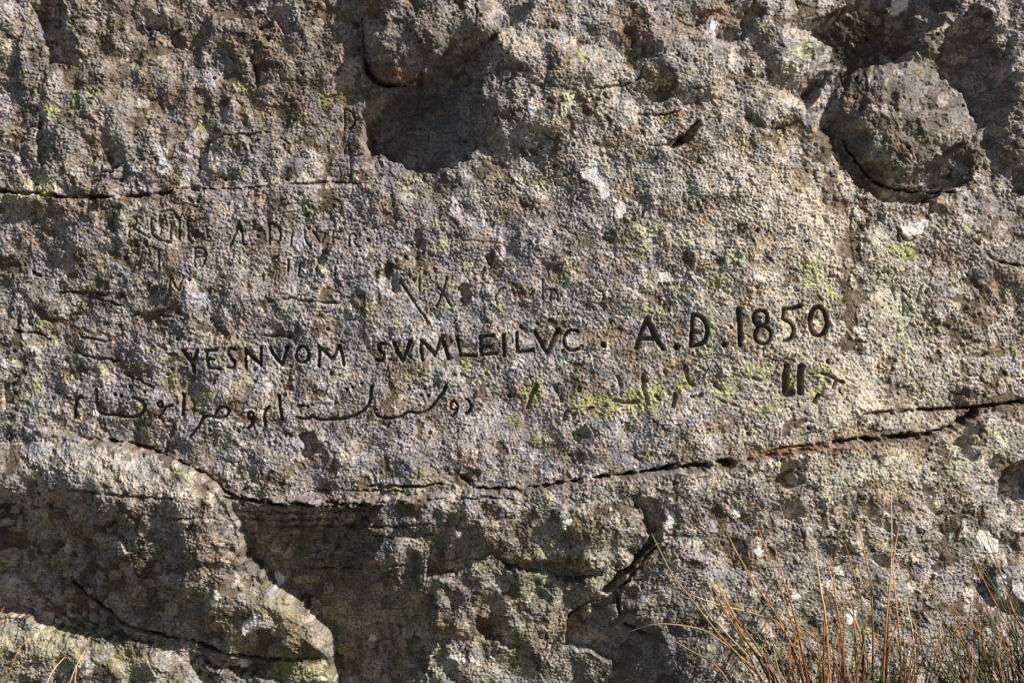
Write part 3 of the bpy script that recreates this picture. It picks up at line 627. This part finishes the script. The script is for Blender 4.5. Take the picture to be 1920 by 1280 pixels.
for s in ((1520, 420, 60, 70), (1450, 350, 50, 60), (1340, 330, 40, 40), (1580, 345, 18, 30), (1310, 440, 40, 30), (1500, 640, 50, 30), (1590, 700, 60, 40), (1590, 770, 70, 26), (1400, 820, 60, 20), (1340, 900, 60, 22), (200, 870, 60, 30), (330, 930, 60, 26), (1740, 930, 30, 40), (1120, 280, 50, 40), (960, 90, 40, 40), (1560, 440, 30, 50)):
    patchy('cream_lichen', '', s, CREAM * 1.22, .68, 1.0, .8, break_=.5)
# scattered round rosettes in the lower right and on the bare rock
rs = random.Random(5)
for i in range(95):
    if i < 55: x, y = rs.uniform(1250, 1900), rs.uniform(930, 1200)
    elif i < 70: x, y = rs.uniform(1780, 1910), rs.uniform(540, 740)
    elif i < 85: x, y = rs.uniform(60, 600), rs.uniform(980, 1180)
    else: x, y = rs.uniform(1690, 1840), rs.uniform(380, 480)
    r_ = rs.uniform(5, 15)
    c = CREAM * rs.uniform(.85, 1.25) if i < 70 or i > 84 else GREY * rs.uniform(.7, 1.1)
    patchy('lichen_rosette', '', (x, y, r_, r_ * rs.uniform(.7, 1.1), rs.uniform(0, 90)), c, .75, .4, 1.6)
T *= (1 - .25 * cr * cmask)[..., None]
np.clip(T, .012, .92, out=T)

# ------------------------------------------------------------------ blocks of the outcrop
BL = [('rock_slab', 'pale lichened rock slab in the middle, carved with the date 1850', None),
      ('rock_bed', 'dark lichened rock bed above the level crack at the upper left', [(-900, -900), (660, -900), (660, -30), (678, 30), (683, 110), (696, 150), (690, 175), (684, 230), (692, 300), (700, 343), (560, 346), (430, 355), (350, 352), (290, 366), (150, 371), (60, 364), (-60, 352), (-900, 352)]),
      ('rock_nose', 'overhanging rock nose at the top, left of the shaded hollow', [(660, -900), (1000, -900), (940, 40), (928, 66), (850, 108), (800, 134), (786, 156), (745, 166), (710, 158), (683, 110), (678, 30), (660, -30)]),
      ('rock_bluff', 'sunlit pale rock bluff at the top centre around the smooth shaded hollow', [(1000, -900), (1620, -900), (1600, 10), (1508, 52), (1518, 95), (1538, 122), (1530, 160), (1500, 178), (1512, 208), (1400, 215), (1312, 228), (1240, 277), (1110, 316), (1040, 335), (900, 330), (815, 336), (700, 343), (692, 300), (684, 230), (690, 175), (745, 166), (786, 156), (800, 134), (850, 108), (928, 66), (940, 40)]),
      ('boulder', 'round lichened boulder inside the dark hollow at the upper right', [(1508, 52), (1600, 10), (1620, -900), (1800, -900), (1815, 10), (1765, 60), (1738, 118), (1750, 160), (1830, 240), (1828, 300), (1822, 335), (1790, 362), (1740, 364), (1680, 358), (1640, 340), (1610, 310), (1585, 262), (1532, 226), (1512, 208), (1500, 178), (1530, 160), (1538, 122), (1518, 95)]),
      ('rock_ridge', 'rugged rock ridge filling the upper right corner', [(1800, -900), (2800, -900), (2800, 505), (1930, 502), (1870, 492), (1840, 468), (1815, 430), (1825, 390), (1790, 362), (1822, 335), (1828, 300), (1830, 240), (1750, 160), (1738, 118), (1765, 60), (1815, 10)]),
      ('rock_wedge', 'thin rock wedge between the two cracks at the right', [(1500, 815), (1560, 805), (1620, 778), (1700, 770), (1840, 762), (1832, 768), (1810, 785), (1790, 800), (1680, 820), (1570, 832), (1480, 848)]),
      ('rock_shoulder', 'sunlit rock shoulder at the lower left with a scalloped shadow edge', [(-900, 800), (60, 800), (140, 820), (260, 838), (300, 850), (360, 878), (400, 900), (425, 928), (448, 985), (455, 1040), (500, 1098), (560, 1130), (622, 1190), (630, 1235), (520, 1236), (430, 1225), (370, 1202), (300, 1190), (235, 1168), (190, 1125), (130, 1072), (-900, 1000)]),
      ('low_rock', 'olive tinted rock foot in the bottom left corner', [(-900, 1000), (130, 1072), (190, 1125), (235, 1168), (300, 1190), (370, 1202), (430, 1225), (520, 1236), (630, 1235), (640, 1500), (-900, 1500)]),
      ('rock_bench', 'rough shaded rock bench below the long crack at the bottom centre', [(425, 928), (500, 940), (640, 945), (880, 932), (920, 918), (1040, 909), (1180, 888), (1235, 930), (1245, 965), (1232, 1015), (1185, 1075), (1160, 1110), (1100, 1122), (1062, 1160), (1058, 1215), (1120, 1300), (1120, 1500), (640, 1500), (630, 1235), (622, 1190), (560, 1130), (500, 1098), (455, 1040), (448, 985)]),
      ('flat_stone', 'smooth sunken grey stone at the bottom centre, left of the orange rushes', [(1160, 1110), (1158, 1150), (1175, 1172), (1215, 1185), (1300, 1200), (1350, 1290), (1350, 1500), (1120, 1500), (1120, 1300), (1058, 1215), (1062, 1160), (1100, 1122)]),
      ('rock_apron', 'pale spotted rock behind the rushes below the long crack', [(1180, 888), (1250, 880), (1380, 866), (1480, 848), (1570, 832), (1680, 820), (1790, 800), (1810, 785), (1832, 768), (1840, 762), (1920, 752), (2800, 700), (2800, 1500), (1350, 1500), (1350, 1290), (1300, 1200), (1215, 1185), (1175, 1172), (1158, 1150), (1160, 1110), (1185, 1075), (1232, 1015), (1245, 965), (1235, 930)])]
fx = WX[:-1, :-1]; fy = WY[:-1, :-1]
blk_id = np.zeros(fx.shape, np.int32)
for i, (n, l, poly) in enumerate(BL):
    if poly is None: continue
    ws = window(poly, 30)
    ws = (slice(ws[0].start, min(ws[0].stop, NY - 1)), slice(ws[1].start, min(ws[1].stop, NX - 1)))
    b = blk_id[ws]; b[inside(fx[ws], fy[ws], poly)] = i; blk_id[ws] = b
part_id = lab[:-1, :-1].copy()
# every part belongs to the block that holds most of it
NP = len(parts)
cnt = np.zeros((NP, len(BL)), np.int64)
np.add.at(cnt, (part_id.ravel(), blk_id.ravel()), 1)
owner = cnt.argmax(1)
key = np.where(part_id > 0, 1000 + part_id, blk_id)

# ------------------------------------------------------------------ materials
def rock_material():
    m = D.materials.new('lichened_sandstone'); m.use_nodes = True
    n = m.node_tree.nodes; l = m.node_tree.links
    bsdf = n['Principled BSDF']; bsdf.inputs['Roughness'].default_value = .92
    bsdf.inputs['Specular IOR Level'].default_value = .25
    at = n.new('ShaderNodeAttribute'); at.attribute_name = 'tint'
    tc = n.new('ShaderNodeTexCoord')
    n1 = n.new('ShaderNodeTexNoise'); n1.inputs['Scale'].default_value = 420; n1.inputs['Detail'].default_value = 3; n1.inputs['Roughness'].default_value = .7
    n2 = n.new('ShaderNodeTexVoronoi'); n2.inputs['Scale'].default_value = 300
    n3 = n.new('ShaderNodeTexNoise'); n3.inputs['Scale'].default_value = 90; n3.inputs['Detail'].default_value = 4
    for t in (n1, n2, n3): l.new(tc.outputs['Object'], t.inputs['Vector'])
    mr = n.new('ShaderNodeMapRange'); mr.inputs[1].default_value = .3; mr.inputs[2].default_value = .7; mr.inputs[3].default_value = .66; mr.inputs[4].default_value = 1.32
    l.new(n1.outputs['Fac'], mr.inputs[0])
    mul = n.new('ShaderNodeVectorMath'); mul.operation = 'SCALE'
    l.new(at.outputs['Color'], mul.inputs[0]); l.new(mr.outputs[0], mul.inputs['Scale'])
    n4 = n.new('ShaderNodeTexNoise'); n4.inputs['Scale'].default_value = 170; n4.inputs['Detail'].default_value = 2; l.new(tc.outputs['Object'], n4.inputs['Vector'])
    mr4 = n.new('ShaderNodeMapRange'); mr4.inputs[1].default_value = .35; mr4.inputs[2].default_value = .65; mr4.inputs[3].default_value = .80; mr4.inputs[4].default_value = 1.20
    l.new(n4.outputs['Fac'], mr4.inputs[0])
    mm = n.new('ShaderNodeMath'); mm.operation = 'MULTIPLY'; l.new(mr.outputs[0], mm.inputs[0]); l.new(mr4.outputs[0], mm.inputs[1]); l.new(mm.outputs[0], mul.inputs['Scale'])
    # slow drift between cooler and warmer crusts
    cr_ = n.new('ShaderNodeValToRGB'); cr_.color_ramp.elements[0].position = .35; cr_.color_ramp.elements[1].position = .65
    cr_.color_ramp.elements[0].color = (.94, .99, 1.08, 1); cr_.color_ramp.elements[1].color = (1.08, 1.0, .90, 1)
    l.new(n3.outputs['Fac'], cr_.inputs[0])
    m2 = n.new('ShaderNodeVectorMath'); m2.operation = 'MULTIPLY'
    l.new(mul.outputs[0], m2.inputs[0]); l.new(cr_.outputs[0], m2.inputs[1])
    l.new(m2.outputs[0], bsdf.inputs['Base Color'])
    ad = n.new('ShaderNodeMath'); ad.operation = 'MULTIPLY_ADD'; ad.inputs[1].default_value = -.8
    l.new(n2.outputs['Distance'], ad.inputs[0]); l.new(n1.outputs['Fac'], ad.inputs[2])
    bp = n.new('ShaderNodeBump'); bp.inputs['Strength'].default_value = .55; bp.inputs['Distance'].default_value = .0016
    l.new(ad.outputs[0], bp.inputs['Height']); l.new(bp.outputs[0], bsdf.inputs['Normal'])
    return m
ROCK = rock_material()

# ------------------------------------------------------------------ meshes out of the relief
print('meshes...')
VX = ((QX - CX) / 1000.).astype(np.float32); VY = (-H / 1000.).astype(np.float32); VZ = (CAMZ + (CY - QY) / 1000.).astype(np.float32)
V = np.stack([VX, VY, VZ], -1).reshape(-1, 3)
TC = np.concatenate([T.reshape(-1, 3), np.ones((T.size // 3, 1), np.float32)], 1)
ii = (np.arange(NY - 1)[:, None] * NX + np.arange(NX - 1)[None]).ravel()
quads = np.stack([ii, ii + NX, ii + NX + 1, ii + 1], 1)
kf = key.ravel(); order = np.argsort(kf, kind='stable'); ks = kf[order]
uniq, start = np.unique(ks, return_index=True); ends = np.append(start[1:], len(ks))
# vertex normals of the whole relief, so that joints between pieces stay seamless
def mesh_from(name, faces, origin):
    vid, inv = np.unique(faces.ravel(), return_inverse=True)
    me = D.meshes.new(name)
    v = V[vid] - origin
    me.vertices.add(len(vid)); me.vertices.foreach_set('co', v.ravel())
    nf = len(faces)
    me.loops.add(nf * 4); me.loops.foreach_set('vertex_index', inv.astype(np.int32).ravel())
    me.polygons.add(nf); me.polygons.foreach_set('loop_start', np.arange(0, nf * 4, 4, dtype=np.int32))
    me.polygons.foreach_set('use_smooth', np.ones(nf, bool))
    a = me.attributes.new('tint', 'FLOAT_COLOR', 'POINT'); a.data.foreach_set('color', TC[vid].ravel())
    me.materials.append(ROCK)
    me.update(calc_edges=True)
    return me
block_obj = {}
sl_ix = {int(u): (a, b) for u, a, b in zip(uniq, start, ends)}
for i, (name, label, poly) in enumerate(BL):
    a, b = sl_ix[i]; f = quads[order[a:b]]
    vv = V[f[:, 0]]
    org = np.array([(np.clip(vv[:, 0], -1, 1)).mean(), 0.0, max(vv[:, 2].min(), 0)], np.float32)
    o = D.objects.new(name, mesh_from(name, f, org)); col.objects.link(o)
    o.location = org.tolist(); o['label'] = label; o['category'] = 'boulder' if name == 'boulder' else 'rock'
    block_obj[i] = (o, org)
for u, (a, b) in sl_ix.items():
    if u < 1000: continue
    name, label = parts[u - 1000]
    po, org = block_obj[int(owner[u - 1000])]
    o = D.objects.new(name, mesh_from(name, quads[order[a:b]], org)); col.objects.link(o)
    o.parent = po
    if label: o['label'] = label

# ------------------------------------------------------------------ ground and grass out of frame
def simple_mat(name, c0, c1, scale, rough=.9):
    m = D.materials.new(name); m.use_nodes = True; n = m.node_tree.nodes; l = m.node_tree.links
    b = n['Principled BSDF']; b.inputs['Roughness'].default_value = rough
    tc = n.new('ShaderNodeTexCoord'); t = n.new('ShaderNodeTexNoise'); t.inputs['Scale'].default_value = scale; t.inputs['Detail'].default_value = 6
    r = n.new('ShaderNodeValToRGB'); r.color_ramp.elements[0].color = (*c0, 1); r.color_ramp.elements[1].color = (*c1, 1)
    r.color_ramp.elements[0].position = .35; r.color_ramp.elements[1].position = .65
    l.new(tc.outputs['Object'], t.inputs['Vector']); l.new(t.outputs['Fac'], r.inputs[0]); l.new(r.outputs[0], b.inputs['Base Color'])
    return m
gm = D.meshes.new('ground'); s = 200
xs = sorted(set([-s, -60, -20] + [x * .25 for x in range(-24, 25)] + [20, 60, s]))
gv = []
for y in xs:
    for x in xs:
        near = max(abs(x), abs(y)) < 7
        z = 0.0 if abs(x) < 1.8 and -1.2 < y < .6 else (.02 * math.sin(x * 1.7) * math.cos(y * 1.3) - .05)
        if not near: z = -.4
        gv.append((x, y, z - .01))
n_ = len(xs)
gf = [(j * n_ + i, j * n_ + i + 1, (j + 1) * n_ + i + 1, (j + 1) * n_ + i) for j in range(n_ - 1) for i in range(n_ - 1)]
gm.from_pydata(gv, [], gf); gm.materials.append(simple_mat('moor_ground', (.045, .04, .02), (.11, .10, .045), 9))
go = D.objects.new('ground', gm); col.objects.link(go); go['kind'] = 'structure'

# ------------------------------------------------------------------ rushes
def stem_mat(name, base, tip, z0, z1):
    m = D.materials.new(name); m.use_nodes = True; n = m.node_tree.nodes; l = m.node_tree.links
    b = n['Principled BSDF']; b.inputs['Roughness'].default_value = .55; b.inputs['Specular IOR Level'].default_value = .35
    at = n.new('ShaderNodeAttribute'); at.attribute_name = 'along'
    r = n.new('ShaderNodeValToRGB'); r.color_ramp.elements[0].position = z0; r.color_ramp.elements[1].position = z1
    r.color_ramp.elements[0].color = (*base, 1); r.color_ramp.elements[1].color = (*tip, 1)
    oi = n.new('ShaderNodeObjectInfo'); hs = n.new('ShaderNodeHueSaturation')
    mr = n.new('ShaderNodeMapRange'); mr.inputs[3].default_value = .6; mr.inputs[4].default_value = 1.3
    l.new(oi.outputs['Random'], mr.inputs[0]); l.new(mr.outputs[0], hs.inputs['Value'])
    l.new(at.outputs['Fac'], r.inputs[0]); l.new(r.outputs[0], hs.inputs['Color']); l.new(hs.outputs[0], b.inputs['Base Color'])
    return m
M_ORANGE = stem_mat('dry_orange_stem', (.17, .055, .015), (.46, .22, .08), .25, .8)
M_STRAW = stem_mat('straw_stem', (.36, .17, .06), (.68, .50, .28), .2, .7)
M_GREEN = stem_mat('green_stem', (.03, .06, .015), (.13, .12, .035), .3, .95)
M_SEED = simple_mat('seed_brown', (.16, .06, .02), (.34, .17, .06), 300)
def P3(px, py, dep):
    """point that stands dep metres in front of the rock plane and is seen at pixel px, py"""
    q = (DIST - dep) / DIST
    return mathutils.Vector(((px - CX) / 1000 * q, -dep, CAMZ + (CY - py) / 1000 * q))
def catmull(P, n):
    out = []; Q = [P[0] * 2 - P[1]] + P + [P[-1] * 2 - P[-2]]
    for i in range(1, len(Q) - 2):
        for k_ in range(n):
            t = k_ / n
            a, b, c, d = Q[i - 1], Q[i], Q[i + 1], Q[i + 2]
            out.append(.5 * ((2 * b) + (c - a) * t + (2 * a - 5 * b + 4 * c - d) * t * t + (3 * b - a - 3 * c + d) * t ** 3))
    out.append(P[-1]); return out
def stem(parent, P, r0, r1, mat, name='stem'):
    """P runs from root to tip"""
    pts = catmull(P, 5); n = len(pts); S = 5
    vs = []; al = []
    for i, p in enumerate(pts):
        t = i / (n - 1)
        d = (pts[min(i + 1, n - 1)] - pts[max(i - 1, 0)]).normalized()
        u = d.cross(mathutils.Vector((0, 1, .1))).normalized(); v = d.cross(u)
        r = r0 + (r1 - r0) * t ** 1.3
        for k_ in range(S):
            a = 2 * math.pi * k_ / S
            vs.append(p + u * r * math.cos(a) + v * r * math.sin(a) - parent.location); al.append(t)
    fs = [(i * S + k_, i * S + (k_ + 1) % S, (i + 1) * S + (k_ + 1) % S, (i + 1) * S + k_) for i in range(n - 1) for k_ in range(S)]
    fs.append(tuple(range(S))[::-1]); fs.append(tuple(range((n - 1) * S, n * S)))
    me = D.meshes.new(name); me.from_pydata([tuple(v) for v in vs], [], fs)
    for p in me.polygons: p.use_smooth = True
    a = me.attributes.new('along', 'FLOAT', 'POINT'); a.data.foreach_set('value', al)
    me.materials.append(mat)
    o = D.objects.new(name, me); col.objects.link(o); o.parent = parent
    return o, pts
def seed_head(parent, root, p, r=.004):
    me = D.meshes.new('seed_head'); vs = []; fs = []
    rr_ = random.Random(int(p.x * 1e5))
    for q in range(7):
        c = p - root.location + mathutils.Vector((rr_.uniform(-r, r), rr_.uniform(-r, r), rr_.uniform(-r * 1.3, r * 1.3)))
        dx = mathutils.Vector((rr_.uniform(-1, 1), rr_.uniform(-1, 1), rr_.uniform(-.2, 1.4))).normalized() * r * 1.3
        sx = dx.cross(mathutils.Vector((0, 1, 0))).normalized() * r * .38; sy = dx.cross(sx).normalized() * r * .38
        b = len(vs); vs += [c - dx, c + sx, c + sy, c - sx, c - sy, c + dx]
        fs += [(b, b + 1, b + 2), (b, b + 2, b + 3), (b, b + 3, b + 4), (b, b + 4, b + 1), (b + 5, b + 2, b + 1), (b + 5, b + 3, b + 2), (b + 5, b + 4, b + 3), (b + 5, b + 1, b + 4)]
    me.from_pydata([tuple(v) for v in vs], [], fs); me.materials.append(M_SEED)
    o = D.objects.new('seed_head', me); col.objects.link(o); o.parent = parent; return o
def tussock(name, label, px, dep):
    e = D.objects.new(name, None); col.objects.link(e); e.empty_display_size = .05
    p = P3(px, 1330, dep); e.location = (p.x, p.y, 0)
    e['label'] = label; e['category'] = 'rush'
    return e
bpy.context.view_layer.update()
TA = tussock('rush_tussock', 'tussock of orange brown rushes standing against the rock at the lower right', 1600, .16)
TB = tussock('rush_tussock', 'dark green rushes with thin leaning stems in the bottom right corner', 1890, .17)
TE = tussock('rush_tussock', 'few dry orange stems in the bottom left corner', 90, .16)
rg = random.Random(21)
def ctl(t, tipdep, rootdep, pts, mat, r0=.0016, r1=.0006, seeds=()):
    """pts from tip to root in photo pixels"""
    n = len(pts); P = []
    for i, (x, y) in enumerate(pts):
        f = i / (n - 1)
        P.append(P3(x, y, tipdep + (rootdep - tipdep) * f ** .9))
    P = P[::-1]
    last = P[0]; P[0] = mathutils.Vector((last.x, last.y, min(last.z, .0)))
    o, pp = stem(t, P, r0, r1, mat)
    for s_ in seeds:
        c = min(pp, key=lambda q: abs(q.z - P3(0, s_, .05).z)); seed_head(o, t, c)
    return o
S_, Or, Gr = M_STRAW, M_ORANGE, M_GREEN
LS = [([(1222, 1000), (1260, 1075), (1292, 1116), (1345, 1185), (1410, 1262), (1470, 1345)], S_), ([(1177, 1184), (1235, 1169), (1310, 1178), (1350, 1200), (1420, 1262), (1500, 1345)], S_),
      ([(1243, 1189), (1300, 1222), (1352, 1258), (1440, 1345)], S_), ([(1355, 983), (1418, 1099), (1489, 1166), (1560, 1230), (1620, 1345)], S_), ([(1372, 1020), (1420, 1100), (1475, 1190), (1540, 1345)], Or),
      ([(1418, 979), (1455, 1080), (1482, 1160), (1510, 1240), (1545, 1345)], Or), ([(1453, 1026), (1470, 1090), (1492, 1165), (1540, 1345)], Or), ([(1332, 1092), (1372, 1165), (1425, 1240), (1490, 1345)], Or),
      ([(1342, 1088), (1378, 1155), (1430, 1228), (1500, 1345)], Or), ([(1350, 1110), (1385, 1180), (1440, 1260), (1500, 1345)], Or), ([(1330, 1108), (1395, 1205), (1480, 1345)], Or), ([(1362, 1128), (1400, 1200), (1455, 1270), (1510, 1345)], Or),
      ([(1290, 1112), (1345, 1133), (1430, 1155), (1475, 1190), (1560, 1345)], S_), ([(1315, 1134), (1365, 1190), (1420, 1255), (1490, 1345)], S_), ([(1529, 1030), (1540, 1110), (1549, 1170), (1565, 1345)], S_), ([(1583, 1013), (1605, 1090), (1618, 1160), (1615, 1345)], Or),
      ([(1605, 975), (1626, 1060), (1636, 1150), (1638, 1345)], Or), ([(1671, 925), (1672, 1000), (1670, 1080), (1661, 1180), (1650, 1345)], S_), ([(1686, 985), (1676, 1040), (1668, 1120), (1655, 1345)], Or), ([(1672, 1040), (1680, 1130), (1688, 1220), (1690, 1345)], Or),
      ([(1553, 1060), (1572, 1120), (1612, 1185), (1640, 1345)], S_), ([(1561, 1065), (1568, 1130), (1580, 1210), (1592, 1345)], Or), ([(1650, 1135), (1715, 1183), (1755, 1225), (1800, 1280), (1850, 1345)], S_), ([(1701, 1127), (1712, 1190), (1716, 1250), (1715, 1345)], S_),
      ([(1738, 1105), (1780, 1180), (1830, 1255), (1880, 1345)], Gr), ([(1703, 1130), (1680, 1175), (1665, 1230), (1655, 1345)], Or), ([(1718, 1172), (1720, 1230), (1712, 1345)], Or), ([(1770, 1185), (1750, 1245), (1725, 1345)], Or), ([(1436, 1170), (1434, 1220), (1440, 1260), (1470, 1345)], Or),
      ([(1557, 1095), (1545, 1170), (1548, 1345)], Or), ([(1580, 1130), (1582, 1200), (1580, 1345)], Or), ([(1500, 1185), (1480, 1240), (1475, 1345)], Or), ([(1592, 1093), (1602, 1170), (1612, 1345)], Or)]
for p, m_ in LS:
    ctl(TA, .045 + .03 * rg.random(), .14 + .08 * rg.random(), p, m_, .0021, .0008, (1013, 1038) if p[0] == (1671, 925) else (() if rg.random() > .2 else (p[0][1] + 12,)))
for i in range(72):
    bx = rg.gauss(1600, 75); f = (bx - 1600) / 75
    L = rg.uniform(90, 250) * (1 - .12 * abs(f)) * (.8 if i % 3 else 1)
    an = f * .16 - .03 + rg.gauss(0, .16)
    tx = bx + math.sin(an) * L; ty = 1330 - L * math.cos(an); bend = rg.uniform(-14, 14)
    m_ = (Or, Or, Or, Gr, Gr, S_)[i % 6]
    ctl(TA, rg.uniform(.04, .20), rg.uniform(.1, .24), [(tx, ty), (tx * .6 + bx * .4 + bend, ty * .6 + 1330 * .4), (tx * .25 + bx * .75 + bend * .5, ty * .25 + 1330 * .75), (bx, 1345)], m_, rg.uniform(.0014, .0021), .0006, (ty + 10,) if rg.random() < .07 else ())
for p, m_ in [([(1840, 1140), (1885, 1215), (1920, 1280), (1950, 1345)], Gr), ([(1903, 1140), (1893, 1178), (1897, 1240), (1912, 1345)], Or), ([(1812, 1178), (1845, 1240), (1880, 1345)], S_), ([(1892, 1112), (1905, 1180), (1915, 1345)], Gr),
              ([(1885, 1170), (1935, 1220), (1990, 1345)], S_), ([(1765, 1190), (1800, 1240), (1860, 1345)], Gr), ([(1880, 1166), (1925, 1160), (1975, 1230), (1995, 1345)], S_), ([(1792, 1238), (1815, 1290), (1840, 1345)], Or), ([(1836, 1248), (1842, 1345)], Or), ([(1886, 1258), (1880, 1345)], Or)]:
    ctl(TB, rg.uniform(.05, .12), rg.uniform(.12, .2), p, m_, .0018, .0007)
for i in range(210):  # later stems stand unseen right of frame, made tall to shade the corner
    bx = rg.uniform(1790, 1990) if i < 70 else rg.uniform(1960, 2330); L = rg.uniform(90, 230) if i < 70 else rg.uniform(200, 420)
    an = rg.gauss(-.22, .25); tx = bx + math.sin(an) * L; ty = 1330 - L * math.cos(an); bend = rg.uniform(-18, 18)
    ctl(TB, rg.uniform(.04, .26), rg.uniform(.1, .3), [(tx, ty), (tx * .6 + bx * .4 + bend, ty * .6 + 1330 * .4), (tx * .25 + bx * .75 + bend * .5, ty * .25 + 1330 * .75), (bx, 1345)], (Gr, Gr, Gr, Or)[i % 4], rg.uniform(.0013, .0020), .0006)
for p in ([(50, 1198), (25, 1240), (-15, 1345)], [(162, 1213), (137, 1262), (95, 1345)], [(149, 1212), (141, 1270), (132, 1345)], [(121, 1231), (92, 1270), (50, 1345)], [(158, 1273), (150, 1300), (140, 1345)], [(8, 1137), (-6, 1160), (-40, 1220), (-60, 1345)]):
    ctl(TE, .06, .15, p, S_ if p[0][0] > 60 else Or, .0016, .0006)
print('done, parts', len(parts), 'verts', V.shape)
